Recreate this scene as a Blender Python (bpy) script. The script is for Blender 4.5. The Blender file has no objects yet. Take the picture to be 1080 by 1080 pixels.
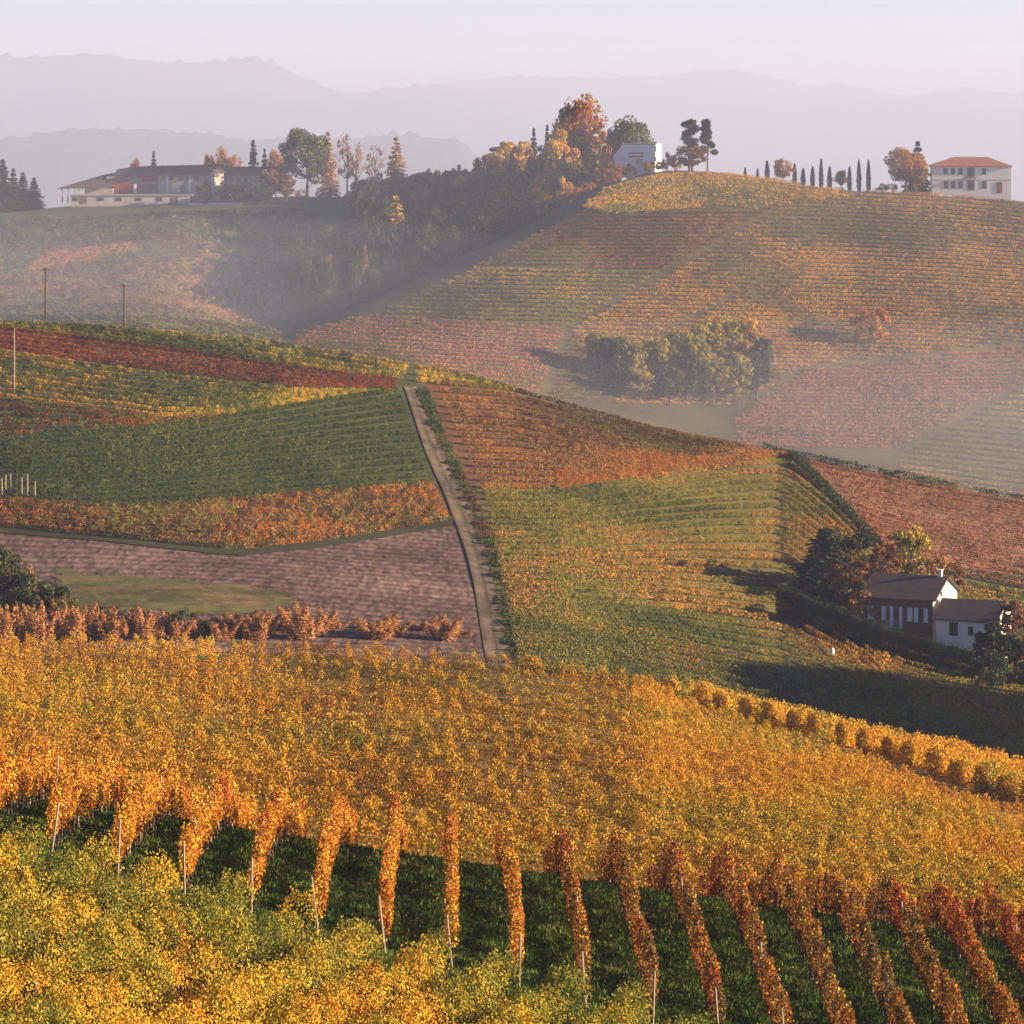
import bpy, math, random
import numpy as np
from mathutils import Vector, Matrix

# ------------------------------------------------------------------ camera, sky, sun, exposure
sc = bpy.context.scene
C = sc.collection
K = math.tan(math.radians(8.0)) / 540.0       # metres per photo pixel per metre of depth
HZ = 130.0                                     # eye level in the photo
SUN_EL, SUN_AZ = 13.5, 98.0                   # degrees; azimuth clockwise from +Y

cd = bpy.data.cameras.new('camera')
cam = bpy.data.objects.new('camera', cd); C.objects.link(cam)
cd.sensor_fit = 'HORIZONTAL'; cd.angle = math.radians(16.0)
cd.shift_y = -(540.0 - HZ) / 1080.0
cd.clip_start = 1.0; cd.clip_end = 30000.0
cam.location = (0, 0, 0); cam.rotation_euler = (math.pi / 2, 0, 0)
sc.camera = cam

world = bpy.data.worlds.new('World'); sc.world = world; world.use_nodes = True
wn = world.node_tree.nodes; wl = world.node_tree.links
sky = wn.new('ShaderNodeTexSky'); sky.sky_type = 'NISHITA'; sky.sun_disc = False
sky.sun_elevation = math.radians(SUN_EL); sky.sun_rotation = math.radians(SUN_AZ)
sky.air_density = 0.75; sky.dust_density = 0.0; sky.ozone_density = 2.5
tint = wn.new('ShaderNodeMix'); tint.data_type = 'RGBA'; tint.blend_type = 'MULTIPLY'; tint.inputs['Factor'].default_value = 1.0
tint.inputs['B'].default_value = (1.08, 0.955, 1.13, 1.0)
wl.new(sky.outputs[0], tint.inputs['A']); wl.new(tint.outputs['Result'], wn['Background'].inputs[0])
wn['Background'].inputs[1].default_value = 0.048

sd = bpy.data.lights.new('sun', 'SUN'); sd.energy = 5.0; sd.angle = math.radians(0.6)
sd.color = (1.0, 0.74, 0.45)
sun = bpy.data.objects.new('sun', sd); C.objects.link(sun)
_e, _a = math.radians(SUN_EL), math.radians(SUN_AZ)
SDIR = Vector((math.sin(_a) * math.cos(_e), math.cos(_a) * math.cos(_e), math.sin(_e)))
sun.rotation_euler = (-SDIR).to_track_quat('-Z', 'Y').to_euler()
sun.location = (200, 0, 150)

sc.view_settings.view_transform = 'Standard'; sc.view_settings.look = 'None'
sc.view_settings.exposure = 1.65; sc.view_settings.gamma = 1.0
try:
    sc.cycles.max_bounces = 6; sc.cycles.diffuse_bounces = 3; sc.cycles.transmission_bounces = 3
    sc.cycles.volume_bounces = 1; sc.cycles.use_denoising = True
except Exception:
    pass

HAZE_DENSITY = 0.9e-4
HAZE_COLOR = (0.56, 0.63, 1.0)

rng = np.random.default_rng(7)
random.seed(7)

# ------------------------------------------------------------------ small numeric helpers
def _hash(ix, iy, seed):
    h = (ix.astype(np.int64) * 374761393 + iy.astype(np.int64) * 668265263 + seed * 982451653) & 0xFFFFFFFF
    h = ((h ^ (h >> 13)) * 1274126177) & 0xFFFFFFFF
    return ((h ^ (h >> 16)) & 0xFFFF) / 65535.0

def vnoise(x, y, seed=0):
    x = np.asarray(x, float); y = np.asarray(y, float)
    ix = np.floor(x).astype(np.int64); iy = np.floor(y).astype(np.int64)
    fx = x - ix; fy = y - iy
    fx = fx * fx * (3 - 2 * fx); fy = fy * fy * (3 - 2 * fy)
    a = _hash(ix, iy, seed); b = _hash(ix + 1, iy, seed)
    c = _hash(ix, iy + 1, seed); d = _hash(ix + 1, iy + 1, seed)
    return (a * (1 - fx) + b * fx) * (1 - fy) + (c * (1 - fx) + d * fx) * fy

def fbm(x, y, seed=0, n=3):
    v = 0; amp = 1; t = 0
    for i in range(n):
        v = v + amp * vnoise(x * 2 ** i, y * 2 ** i, seed + i); t += amp; amp *= 0.5
    return v / t

def pchip(xk, yk, x):
    h = np.diff(xk); d = np.diff(yk) / h
    m = np.zeros(len(xk))
    for i in range(1, len(xk) - 1):
        if d[i - 1] * d[i] > 0:
            w1 = 2 * h[i] + h[i - 1]; w2 = h[i] + 2 * h[i - 1]
            m[i] = (w1 + w2) / (w1 / d[i - 1] + w2 / d[i])
    m[0] = d[0]; m[-1] = d[-1]
    i = np.clip(np.searchsorted(xk, x) - 1, 0, len(h) - 1)
    t = (x - xk[i]) / h[i]
    return ((2 * t**3 - 3 * t**2 + 1) * yk[i] + (t**3 - 2 * t**2 + t) * h[i] * m[i]
            + (-2 * t**3 + 3 * t**2) * yk[i + 1] + (t**3 - t**2) * h[i] * m[i + 1])

def inpoly(px, py, poly):
    px = np.asarray(px, float); py = np.asarray(py, float)
    ins = np.zeros(px.shape, bool); n = len(poly); j = n - 1
    for i in range(n):
        xi, yi = poly[i]; xj, yj = poly[j]
        c = ((yi > py) != (yj > py)) & (px < (xj - xi) * (py - yi) / (yj - yi + 1e-9) + xi)
        ins ^= c; j = i
    return ins

# ------------------------------------------------------------------ terrain: one height field, hill behind hill
COLS = np.concatenate([np.arange(-420, 1500, 5.0), np.arange(1500, 3001, 25.0)])
ROWS = np.concatenate([np.arange(40, 200, 1.0), np.arange(200, 480, 1.5), np.arange(480, 760, 2.0),
                       np.arange(760, 1300, 3.0), np.geomspace(1300, 6400, 60)])

def crv(pts):
    a = np.array(pts, float)
    v = np.interp(COLS, a[:, 0], a[:, 1])
    return v

def smooth(v, s=5):
    r = int(3 * s); kx = np.arange(-r, r + 1); w = np.exp(-kx**2 / (2.0 * s * s)); w /= w.sum()
    vp = np.pad(v, r, mode='edge')
    return np.convolve(vp, w, 'valid')

def zz(py, Y):
    return -(np.asarray(py) - HZ) * K * Y

cl = np.clip(COLS, -420, 1560)
front_py = 890 + 0.282 * cl
Y_brink = 158 + 8 * np.clip(cl, 0, 1080) / 1080
brink_py = smooth(crv([(-420, 770), (0, 838), (300, 888), (540, 925), (900, 978), (1080, 1003), (1500, 1060)]), 8)
Y_gc = smooth(crv([(-420, 330), (300, 330), (700, 318), (1080, 285), (1500, 270)]), 8)
gold_py = smooth(crv([(-420, 672), (0, 691), (200, 694), (400, 702), (540, 713), (640, 727), (700, 739), (800, 765), (900, 789),
               (1000, 813), (1080, 836), (1430, 925), (1560, 950)]), 6)
Y_mc = smooth(crv([(-420, 735), (0, 720), (540, 700), (900, 668), (1080, 650), (1500, 620)]), 8)
mid_py = smooth(crv([(-420, 335), (0, 342), (100, 345), (200, 354), (300, 365), (400, 380), (480, 394), (540, 409), (600, 428),
              (700, 455), (800, 475), (900, 496), (1000, 516), (1080, 530), (1430, 590), (1560, 600)]), 5)
mid1_py = smooth(crv([(-420, 545), (0, 550), (300, 566), (540, 590), (700, 614), (850, 650), (900, 662), (960, 680), (1080, 704), (1560, 790)]), 8)
Y_fc = smooth(crv([(-420, 890), (0, 880), (200, 872), (310, 862), (420, 905), (520, 945), (600, 975), (650, 995), (700, 1005), (1560, 1005)]), 4)
far_py = smooth(crv([(-420, 338), (0, 334), (150, 340), (260, 352), (310, 354), (420, 303), (520, 256), (600, 213), (650, 193), (700, 182), (760, 181),
              (830, 190), (900, 200), (960, 202), (1000, 205), (1080, 212), (1430, 270), (1560, 290)]), 3)
gul_py = far_py + smooth(crv([(-420, -20), (200, -20), (310, 2), (420, 6), (650, 12), (700, 16), (1560, 20)]), 4)
G_py = smooth(crv([(-420, 236), (0, 224), (60, 219), (150, 216), (300, 208), (400, 206), (500, 206), (600, 203), (660, 205), (720, 230), (1560, 300)]), 4)

KN = []   # (Y, z) knots per column
def knot(Y, z): KN.append((np.broadcast_to(np.asarray(Y, float), COLS.shape), np.broadcast_to(np.asarray(z, float), COLS.shape)))
z137 = zz(front_py, 137.0)
z131 = -(890 + 0.282 * cl - HZ) * K * 137.0 - 1.25
xx = lambda Y: (cl - 540) * K * Y
z0 = -32.37
plane = lambda Y: z0 - 0.282 * xx(Y)
knot(40, plane(40) + 4.0)
knot(100, plane(100) - 1.2)
knot(131, plane(131) - 0.75)
knot(137, plane(137))
knot(Y_brink, zz(brink_py, Y_brink))
knot(Y_brink + 13, zz(brink_py + 14, Y_brink + 13))
knot(192, zz(brink_py + 4, 192))
zg0, zg1 = zz(brink_py + 4, 192), zz(gold_py, Y_gc)
knot(192 + (Y_gc - 192) * 0.5, zg0 + (zg1 - zg0) * 0.46)
knot(Y_gc, zg1)
knot(Y_gc + 45, zz(gold_py + 30, Y_gc + 45))
knot(430, zz(gold_py - 6, 430))
knot(520, zz(mid1_py, 520))
knot(Y_mc, zz(mid_py, Y_mc))
knot(Y_mc + 40, zz(mid_py + 22, Y_mc + 40))
knot(800, zz(mid_py + 8, 800))
zf0, zf1 = zz(mid_py + 8, 800), zz(far_py, Y_fc)
fr = smooth(crv([(-420, .5), (310, .5), (700, .56), (1560, .56)]), 5)
knot(800 + (Y_fc - 800) * 0.5, zf0 + (zf1 - zf0) * fr)
knot(Y_fc, zf1)
knot(Y_fc + 35, zz(gul_py, Y_fc + 35))
knot(1120, zz(G_py, 1120))
knot(1180, zz(G_py + 14, 1180))
knot(1300, zz(G_py + 60, 1300))
knot(1600, -105.0)
knot(6500, -105.0)

GZ = np.zeros((len(ROWS), len(COLS)))
for j in range(len(COLS)):
    yk = np.array([k[0][j] for k in KN]); zk = np.array([k[1][j] for k in KN])
    GZ[:, j] = pchip(yk, zk, ROWS)
GX = (COLS[None, :] - 540) * K * ROWS[:, None]
GY = np.repeat(ROWS[:, None], len(COLS), 1)
# gentle natural unevenness
GZ += (fbm(GX / 38, GY / 60, 3) - 0.5) * np.interp(GY, [100, 200, 450, 900, 1300], [0.15, 0.6, 1.6, 3.0, 3.0])
# unseen hill added out of frame to the right to shade the lower valley
_pxg = np.broadcast_to(COLS[None, :], GZ.shape)
GZ += 52.0 * np.exp(-((_pxg - 1850) / 300.0)**2 - ((GY - 446) / 60.0)**2)
GPY = HZ - GZ / (K * GY)

def _ci(px):
    return np.interp(px, COLS, np.arange(len(COLS)))
def _ri(Y):
    return np.interp(Y, ROWS, np.arange(len(ROWS)))
def hz(px, Y):
    c = _ci(px); r = _ri(Y)
    c0 = np.clip(np.floor(c).astype(int), 0, len(COLS) - 2); r0 = np.clip(np.floor(r).astype(int), 0, len(ROWS) - 2)
    fc = c - c0; f_r = r - r0
    return ((GZ[r0, c0] * (1 - fc) + GZ[r0, c0 + 1] * fc) * (1 - f_r) + (GZ[r0 + 1, c0] * (1 - fc) + GZ[r0 + 1, c0 + 1] * fc) * f_r)
def hxy(x, y):
    return hz(540 + np.asarray(x) / (K * np.asarray(y)), np.asarray(y))
def at(px, Y):
    px = np.asarray(px, float); Y = np.asarray(Y, float)
    return np.stack([(px - 540) * K * Y, Y * np.ones_like(px), hz(px, Y)], -1)

LAY = {'gold': (np.full_like(COLS, 190.0), Y_gc), 'mid': (np.full_like(COLS, 432.0), Y_mc + 4),
       'far': (np.full_like(COLS, 802.0), Y_fc + 2), 'back': (np.where(COLS < 300, Y_fc + 4, Y_fc + 36), np.full_like(COLS, 1121.0))}
_inv = {}
def inv(layer, px, py):
    """depth of the ground seen at a photo point of one hill"""
    px = np.atleast_1d(np.asarray(px, float)); py = np.atleast_1d(np.asarray(py, float))
    out = np.zeros(px.shape)
    lo, hi = LAY[layer]
    cf = np.clip(_ci(px), 0, len(COLS) - 1.001); c0 = np.floor(cf).astype(int); fr_ = cf - c0
    def one(j, y):
        if (layer, j) not in _inv:
            m = (ROWS >= lo[j]) & (ROWS <= hi[j])
            a = np.maximum.accumulate(GPY[m, j][::-1])
            _inv[(layer, j)] = (a + np.arange(len(a)) * 1e-7, ROWS[m][::-1])
        a, b = _inv[(layer, j)]
        return np.interp(y, a, b)
    for n in range(len(px)):
        out[n] = one(c0[n], py[n]) * (1 - fr_[n]) + one(c0[n] + 1, py[n]) * fr_[n]
    return out
def P(layer, px, py):
    return at(px, inv(layer, px, py))

# ------------------------------------------------------------------ materials
def mat(name):
    m = bpy.data.materials.new(name); m.use_nodes = True
    return m, m.node_tree.nodes, m.node_tree.links, m.node_tree.nodes['Principled BSDF']

def m_leaf(name, trans=0.22, rough=0.8, spec=0.1):
    m, n, l, b = mat(name)
    at_ = n.new('ShaderNodeAttribute'); at_.attribute_name = 'Col'
    l.new(at_.outputs['Color'], b.inputs['Base Color'])
    b.inputs['Roughness'].default_value = rough; b.inputs['Specular IOR Level'].default_value = spec
    t = n.new('ShaderNodeBsdfTranslucent'); l.new(at_.outputs['Color'], t.inputs['Color'])
    mx = n.new('ShaderNodeMixShader'); mx.inputs[0].default_value = trans
    l.new(b.outputs[0], mx.inputs[1]); l.new(t.outputs[0], mx.inputs[2])
    l.new(mx.outputs[0], n['Material Output'].inputs['Surface'])
    return m

def m_plain(name, col, rough=0.8, var=0.15, scale=3.0, bump=0.0, wave=None):
    m, n, l, b = mat(name)
    tc = n.new('ShaderNodeTexCoord')
    nz = n.new('ShaderNodeTexNoise'); nz.inputs['Scale'].default_value = scale; nz.inputs['Detail'].default_value = 5
    l.new(tc.outputs['Object'], nz.inputs['Vector'])
    cr = n.new('ShaderNodeValToRGB')
    cr.color_ramp.elements[0].position = 0.3; cr.color_ramp.elements[1].position = 0.7
    cr.color_ramp.elements[0].color = tuple(c * (1 - var) for c in col) + (1,)
    cr.color_ramp.elements[1].color = tuple(min(1, c * (1 + var)) for c in col) + (1,)
    l.new(nz.outputs['Fac'], cr.inputs['Fac'])
    out = cr.outputs['Color']
    if wave:
        wv = n.new('ShaderNodeTexWave'); wv.inputs['Scale'].default_value = wave; wv.bands_direction = 'X'
        wv.inputs['Distortion'].default_value = 0.6
        l.new(tc.outputs['Object'], wv.inputs['Vector'])
        mm = n.new('ShaderNodeMix'); mm.data_type = 'RGBA'; mm.blend_type = 'MULTIPLY'
        mm.inputs['Factor'].default_value = 0.35
        l.new(out, mm.inputs['A']); l.new(wv.outputs['Color'], mm.inputs['B']); out = mm.outputs['Result']
    l.new(out, b.inputs['Base Color'])
    b.inputs['Roughness'].default_value = rough; b.inputs['Specular IOR Level'].default_value = 0.25
    if bump:
        bp = n.new('ShaderNodeBump'); bp.inputs['Strength'].default_value = bump
        l.new(nz.outputs['Fac'], bp.inputs['Height']); l.new(bp.outputs[0], b.inputs['Normal'])
    return m

def m_ground(name, s1=0.6, s2=0.05, amt=0.5):
    m, n, l, b = mat(name)
    a = n.new('ShaderNodeAttribute'); a.attribute_name = 'Col'
    g = n.new('ShaderNodeNewGeometry')
    n1 = n.new('ShaderNodeTexNoise'); n1.inputs['Scale'].default_value = s1; n1.inputs['Detail'].default_value = 6; n1.inputs['Roughness'].default_value = 0.7
    n2 = n.new('ShaderNodeTexNoise'); n2.inputs['Scale'].default_value = s2; n2.inputs['Detail'].default_value = 3
    l.new(g.outputs['Position'], n1.inputs['Vector']); l.new(g.outputs['Position'], n2.inputs['Vector'])
    ad = n.new('ShaderNodeMath'); ad.operation = 'ADD'; l.new(n1.outputs['Fac'], ad.inputs[0]); l.new(n2.outputs['Fac'], ad.inputs[1])
    mr = n.new('ShaderNodeMapRange'); mr.inputs['From Min'].default_value = 0.7; mr.inputs['From Max'].default_value = 1.3
    mr.inputs['To Min'].default_value = 1 - amt; mr.inputs['To Max'].default_value = 1 + amt
    l.new(ad.outputs[0], mr.inputs['Value'])
    mm = n.new('ShaderNodeVectorMath'); mm.operation = 'SCALE'
    l.new(a.outputs['Color'], mm.inputs[0]); l.new(mr.outputs[0], mm.inputs['Scale'])
    l.new(mm.outputs[0], b.inputs['Base Color'])
    b.inputs['Roughness'].default_value = 0.95; b.inputs['Specular IOR Level'].default_value = 0.1
    bp = n.new('ShaderNodeBump'); bp.inputs['Strength'].default_value = 0.6; bp.inputs['Distance'].default_value = 0.3
    l.new(n1.outputs['Fac'], bp.inputs['Height']); l.new(bp.outputs[0], b.inputs['Normal'])
    return m

M = {}
M['leaf'] = m_leaf('vine_leaves')
M['needle'] = m_leaf('conifer_needles', 0.15)
M['bark'] = m_plain('bark', (0.10, 0.07, 0.05), 0.9, 0.3, 4, 0.4)
M['post'] = m_plain('weathered_post', (0.30, 0.25, 0.20), 0.85, 0.2, 6)
M['pole'] = m_plain('dark_pole', (0.09, 0.06, 0.05), 0.85, 0.2, 3)
M['ground'] = m_ground('grassy_ground')
M['hill'] = m_ground('wooded_hill', 0.05, 0.006, 0.5)
M['plaster'] = m_plain('white_plaster', (0.78, 0.73, 0.66), 0.85, 0.06, 0.8)
M['cream'] = m_plain('cream_plaster', (0.47, 0.41, 0.34), 0.85, 0.10, 0.6)
M['greyplaster'] = m_plain('grey_plaster', (0.36, 0.32, 0.29), 0.85, 0.14, 0.5)
M['redbrown'] = m_plain('red_brown_wall', (0.17, 0.055, 0.045), 0.85, 0.12, 1.0)
M['redpanel'] = m_plain('red_panel', (0.27, 0.06, 0.05), 0.7, 0.12, 1.0)
M['tile'] = m_plain('brown_roof_tiles', (0.095, 0.066, 0.058), 0.8, 0.2, 1.2, 0.2, 1.6)
M['redtile'] = m_plain('terracotta_roof_tiles', (0.34, 0.13, 0.075), 0.8, 0.2, 1.2, 0.2, 1.4)
M['greytile'] = m_plain('old_roof_tiles', (0.13, 0.095, 0.08), 0.85, 0.25, 0.7, 0.2, 1.2)
M['shadetone'] = m_plain('shade_toned_whitewash', (0.46, 0.42, 0.38), 0.85, 0.14, 0.4)  # whitewash darkened: the shade on the farm is put into the colour
M['earthwall'] = m_plain('brown_garden_wall', (0.30, 0.20, 0.15), 0.85, 0.15, 1)
M['shutter'] = m_plain('white_shutter', (0.72, 0.70, 0.68), 0.6, 0.04, 2)
M['brownshutter'] = m_plain('brown_shutter', (0.14, 0.075, 0.05), 0.6, 0.1, 2)
M['wood'] = m_plain('brown_timber', (0.16, 0.10, 0.06), 0.8, 0.2, 2)
M['metal'] = m_plain('pale_metal', (0.55, 0.55, 0.55), 0.4, 0.05, 2)
gm, gn, gl, gb = mat('window_glass'); gb.inputs['Base Color'].default_value = (0.03, 0.035, 0.045, 1); gb.inputs['Roughness'].default_value = 0.12
M['glass'] = gm

# ------------------------------------------------------------------ object helpers
def tag(o, label=None, cat=None, group=None, kind=None):
    if label: o['label'] = label
    if cat: o['category'] = cat
    if group: o['group'] = group
    if kind: o['kind'] = kind
    return o

def empty(name, loc=(0, 0, 0), rz=0.0):
    o = bpy.data.objects.new(name, None); C.objects.link(o)
    o.location = loc; o.rotation_euler = (0, 0, rz); o.empty_display_size = 0.5
    return o

def mesh_np(name, V, F, material, parent=None, col=None, coldom='FACE', smooth_=False, link=True):
    """V n x 3, F list/array of equal-size faces"""
    F = np.asarray(F, np.int32); nf, k = F.shape
    me = bpy.data.meshes.new(name)
    me.vertices.add(len(V)); me.vertices.foreach_set('co', np.asarray(V, np.float32).ravel())
    me.loops.add(nf * k); me.loops.foreach_set('vertex_index', F.ravel())
    me.polygons.add(nf)
    me.polygons.foreach_set('loop_start', np.arange(0, nf * k, k, dtype=np.int32))
    me.polygons.foreach_set('use_smooth', np.full(nf, smooth_))
    me.update(calc_edges=True)
    if col is not None:
        a = me.attributes.new('Col', 'FLOAT_COLOR', 'FACE' if coldom == 'FACE' else 'POINT')
        c4 = np.ones((len(col), 4), np.float32); c4[:, :3] = col
        a.data.foreach_set('color', c4.ravel())
    me.materials.append(material)
    o = bpy.data.objects.new(name, me)
    if link: C.objects.link(o)
    if parent: o.parent = parent
    return o

class MB:
    """collects boxes, tubes and polygons; build() links them as one mesh object"""
    def __init__(s): s.v = []; s.f = []
    def quad(s, *pts):
        i = len(s.v); s.v += [tuple(p) for p in pts]; s.f.append(tuple(range(i, i + len(pts))))
    def box(s, x0, x1, y0, y1, z0, z1):
        i = len(s.v)
        s.v += [(x0, y0, z0), (x1, y0, z0), (x1, y1, z0), (x0, y1, z0), (x0, y0, z1), (x1, y0, z1), (x1, y1, z1), (x0, y1, z1)]
        for q in ((0, 3, 2, 1), (4, 5, 6, 7), (0, 1, 5, 4), (1, 2, 6, 5), (2, 3, 7, 6), (3, 0, 4, 7)):
            s.f.append(tuple(i + a for a in q))
    def prism(s, prof, y0, y1):
        """profile of (x,z) extruded along y"""
        n = len(prof); i = len(s.v)
        s.v += [(x, y0, z) for x, z in prof] + [(x, y1, z) for x, z in prof]
        s.f.append(tuple(i + a for a in range(n))); s.f.append(tuple(i + n + a for a in reversed(range(n))))
        for a in range(n):
            b = (a + 1) % n; s.f.append((i + b, i + a, i + n + a, i + n + b))
    def tube(s, p0, p1, r0, r1, n=7):
        p0 = Vector(p0); p1 = Vector(p1); d = (p1 - p0).normalized()
        u = d.orthogonal().normalized(); w = d.cross(u); i = len(s.v)
        for p, r in ((p0, r0), (p1, r1)):
            for a in range(n):
                t = 2 * math.pi * a / n; q = p + (u * math.cos(t) + w * math.sin(t)) * r; s.v.append(tuple(q))
        for a in range(n):
            b = (a + 1) % n; s.f.append((i + a, i + b, i + n + b, i + n + a))
        s.f.append(tuple(i + a for a in reversed(range(n)))); s.f.append(tuple(i + n + a for a in range(n)))
    def path(s, pts, rad, n=7):
        for a in range(len(pts) - 1): s.tube(pts[a], pts[a + 1], rad[a], rad[a + 1], n)
    def build(s, name, material, parent=None, smooth_=False, bevel=0.0):
        me = bpy.data.meshes.new(name); me.from_pydata(s.v, [], s.f); me.update()
        me.materials.append(material)
        if smooth_: me.polygons.foreach_set('use_smooth', [True] * len(me.polygons))
        o = bpy.data.objects.new(name, me); C.objects.link(o)
        if parent: o.parent = parent
        if bevel:
            b = o.modifiers.new('bevel', 'BEVEL'); b.width = bevel; b.segments = 2; b.limit_method = 'ANGLE'
        return o

# ------------------------------------------------------------------ foliage
def pick(pal, u, g, jit=0.22):
    cols = np.array([p[0] for p in pal], float); w = np.cumsum([p[1] for p in pal]); w = w / w[-1]
    i = np.clip(np.searchsorted(w, np.clip(u, 0, 0.9999)), 0, len(pal) - 1)
    c = cols[i] * np.exp(g.normal(0, jit, len(u)))[:, None]
    c *= 1 + g.normal(0, 0.06, (len(u), 3))
    return np.clip(c, 0.004, 0.9)

def leaf_verts(p, nrm, size, g):
    n = len(p)
    r = g.normal(size=(n, 3)); t = np.cross(nrm, r); t /= np.linalg.norm(t, axis=1)[:, None] + 1e-9
    b = np.cross(nrm, t); size = np.asarray(size).reshape(-1, 1) * np.ones((n, 1))
    fold = nrm * size * 0.12
    v = np.empty((n, 4, 3))
    v[:, 0] = p - t * size * 0.5 - fold; v[:, 1] = p + b * size * 0.44 + fold
    v[:, 2] = p + t * size * 0.55 - fold; v[:, 3] = p - b * size * 0.44 + fold
    return v.reshape(-1, 3), np.arange(4 * n).reshape(n, 4)

def row_points(pts, step=1.0):
    pts = np.asarray(pts, float)
    s = np.concatenate([[0], np.cumsum(np.linalg.norm(np.diff(pts, axis=0), axis=1))])
    return pts, s

def row_foliage(pts, h0, h1, w, size, dens, pal, g, plant=0.9, gaps=0.05, umix=0.55, nscale=18.0, hvar=0.13, seed=0, droop=0.0, shoots=0.08, jit=0.2, pw=0.6, fleck=None, cap=0):
    pts, s = row_points(pts); L = s[-1]; n = max(8, int(L * dens))
    t = g.uniform(0, L, n)
    # missing or weak vines
    pid = np.floor(t / plant).astype(int); np_ = pid.max() + 1
    vig = np.clip(g.normal(1.0, 0.16, np_), 0.45, 1.3); vig[g.random(np_) < gaps] = 0.25
    keep = g.random(n) < vig[pid] * 0.95
    if fleck: keep &= g.random(n) < np.clip(0.12 + 2.2 * (vnoise(t / fleck, np.full(n, seed * 2.9), seed + 7) - 0.22), 0.25, 1)
    t = t[keep]; pid = pid[keep]; n = len(t)
    c = np.stack([np.interp(t, s, pts[:, k]) for k in range(3)], -1)
    d = np.stack([np.interp(np.clip(t + .5, 0, L), s, pts[:, k]) - np.interp(np.clip(t - .5, 0, L), s, pts[:, k]) for k in range(2)], -1)
    d /= np.linalg.norm(d, axis=1)[:, None] + 1e-9
    lat = np.stack([-d[:, 1], d[:, 0], np.zeros(n)], -1)
    ph = g.normal(1.0, hvar * 0.6, np_)[pid] * (1 + hvar * (2 * vnoise(t * 0.45, np.full(n, seed * 3.7), seed) - 1))
    top = h0 + (h1 - h0) * ph
    if fleck: top = top * (0.72 + 0.5 * vnoise(t / fleck, np.full(n, seed * 2.9), seed + 7))
    bot = h0 * (1 + 0.7 * (vnoise(t * 0.9, np.full(n, seed * 1.3), seed + 5) - 0.5)) - droop * g.random(n)
    # cross-section: mostly the shell of a rounded hedge
    u = g.random(n); ang = u * 2 * math.pi
    rr = np.where(g.random(n) < 0.7, g.uniform(0.8, 1.08, n), g.uniform(0.2, 0.9, n))
    ca, sa = np.cos(ang), np.sin(ang)
    se = lambda x: np.sign(x) * np.abs(x) ** 0.65
    wob = 1 + 0.35 * (vnoise(t * 1.1, np.full(n, seed + 9.0), seed + 2) - 0.5)
    ox = se(ca) * rr * w * 0.5 * wob; oz = (top + bot) / 2 + se(sa) * rr * (top - bot) / 2
    sh = g.random(n) < shoots
    oz = np.where(sh, top + g.random(n) ** 2 * 0.22 * (h1 - h0), oz); ox = np.where(sh, ox * 0.6, ox)
    p = c + lat * ox[:, None]; p[:, 2] += oz; p[:, :2] += g.normal(0, size * 0.25, (n, 2))
    out = lat * ca[:, None]; out[:, 2] += sa * 0.7 + 0.25
    nr = out * 0.8 + g.normal(0, 0.6, (n, 3)); nr /= np.linalg.norm(nr, axis=1)[:, None] + 1e-9
    pu = g.random(np_)[pid]
    patch = np.clip((fbm(c[:, 0] / nscale, c[:, 1] / nscale, 11) - 0.5) * 2.2 + 0.5, 0, 1)
    uu = umix * patch + (1 - umix) * (pw * (pu if not fleck else vnoise(t / fleck, np.full(n, seed * 7.7), seed + 8)) + (1 - pw) * g.random(n))
    # stretch back to a uniform spread
    uu = np.clip((uu - 0.5) * 1.5 + 0.5, 0, 1)
    col = pick(pal, uu, g, jit)
    if cap:      # close the near end of the row
        d0 = pts[1] - pts[0]; d0[2] = 0; d0 /= np.linalg.norm(d0); l0 = np.array([-d0[1], d0[0], 0])
        a_ = g.uniform(0, 6.283, cap); r_ = np.sqrt(g.random(cap))
        q = pts[0] + l0 * (np.cos(a_) * r_ * w * .55)[:, None] + d0 * g.normal(0, .12, cap)[:, None]
        q[:, 2] += (h0 + h1) / 2 + np.sin(a_) * r_ * (h1 - h0) * .55
        nq = -d0 + g.normal(0, .35, (cap, 3)); nq /= np.linalg.norm(nq, axis=1)[:, None]
        p = np.concatenate([p, q]); nr = np.concatenate([nr, nq]); col = np.concatenate([col, pick(pal, g.random(cap), g, jit)]); n += cap
    v, f = leaf_verts(p, nr, size * g.uniform(0.7, 1.3, n), g)
    return v, f, col

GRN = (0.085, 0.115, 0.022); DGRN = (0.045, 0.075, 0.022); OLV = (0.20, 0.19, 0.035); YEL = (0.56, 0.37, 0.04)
GLD = (0.60, 0.325, 0.032); ORG = (0.42, 0.15, 0.022); RST = (0.28, 0.085, 0.022); RED = (0.20, 0.045, 0.022); BRN = (0.13, 0.07, 0.03)
T_TN = (0.42, 0.24, 0.13); T_OC = (0.34, 0.20, 0.06); LIM = (0.30, 0.26, 0.035); PNK = (0.48, 0.22, 0.12)

def curve_y(c, x):
    a = np.array(c, float); return np.interp(x, a[:, 0], a[:, 1])

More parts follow.
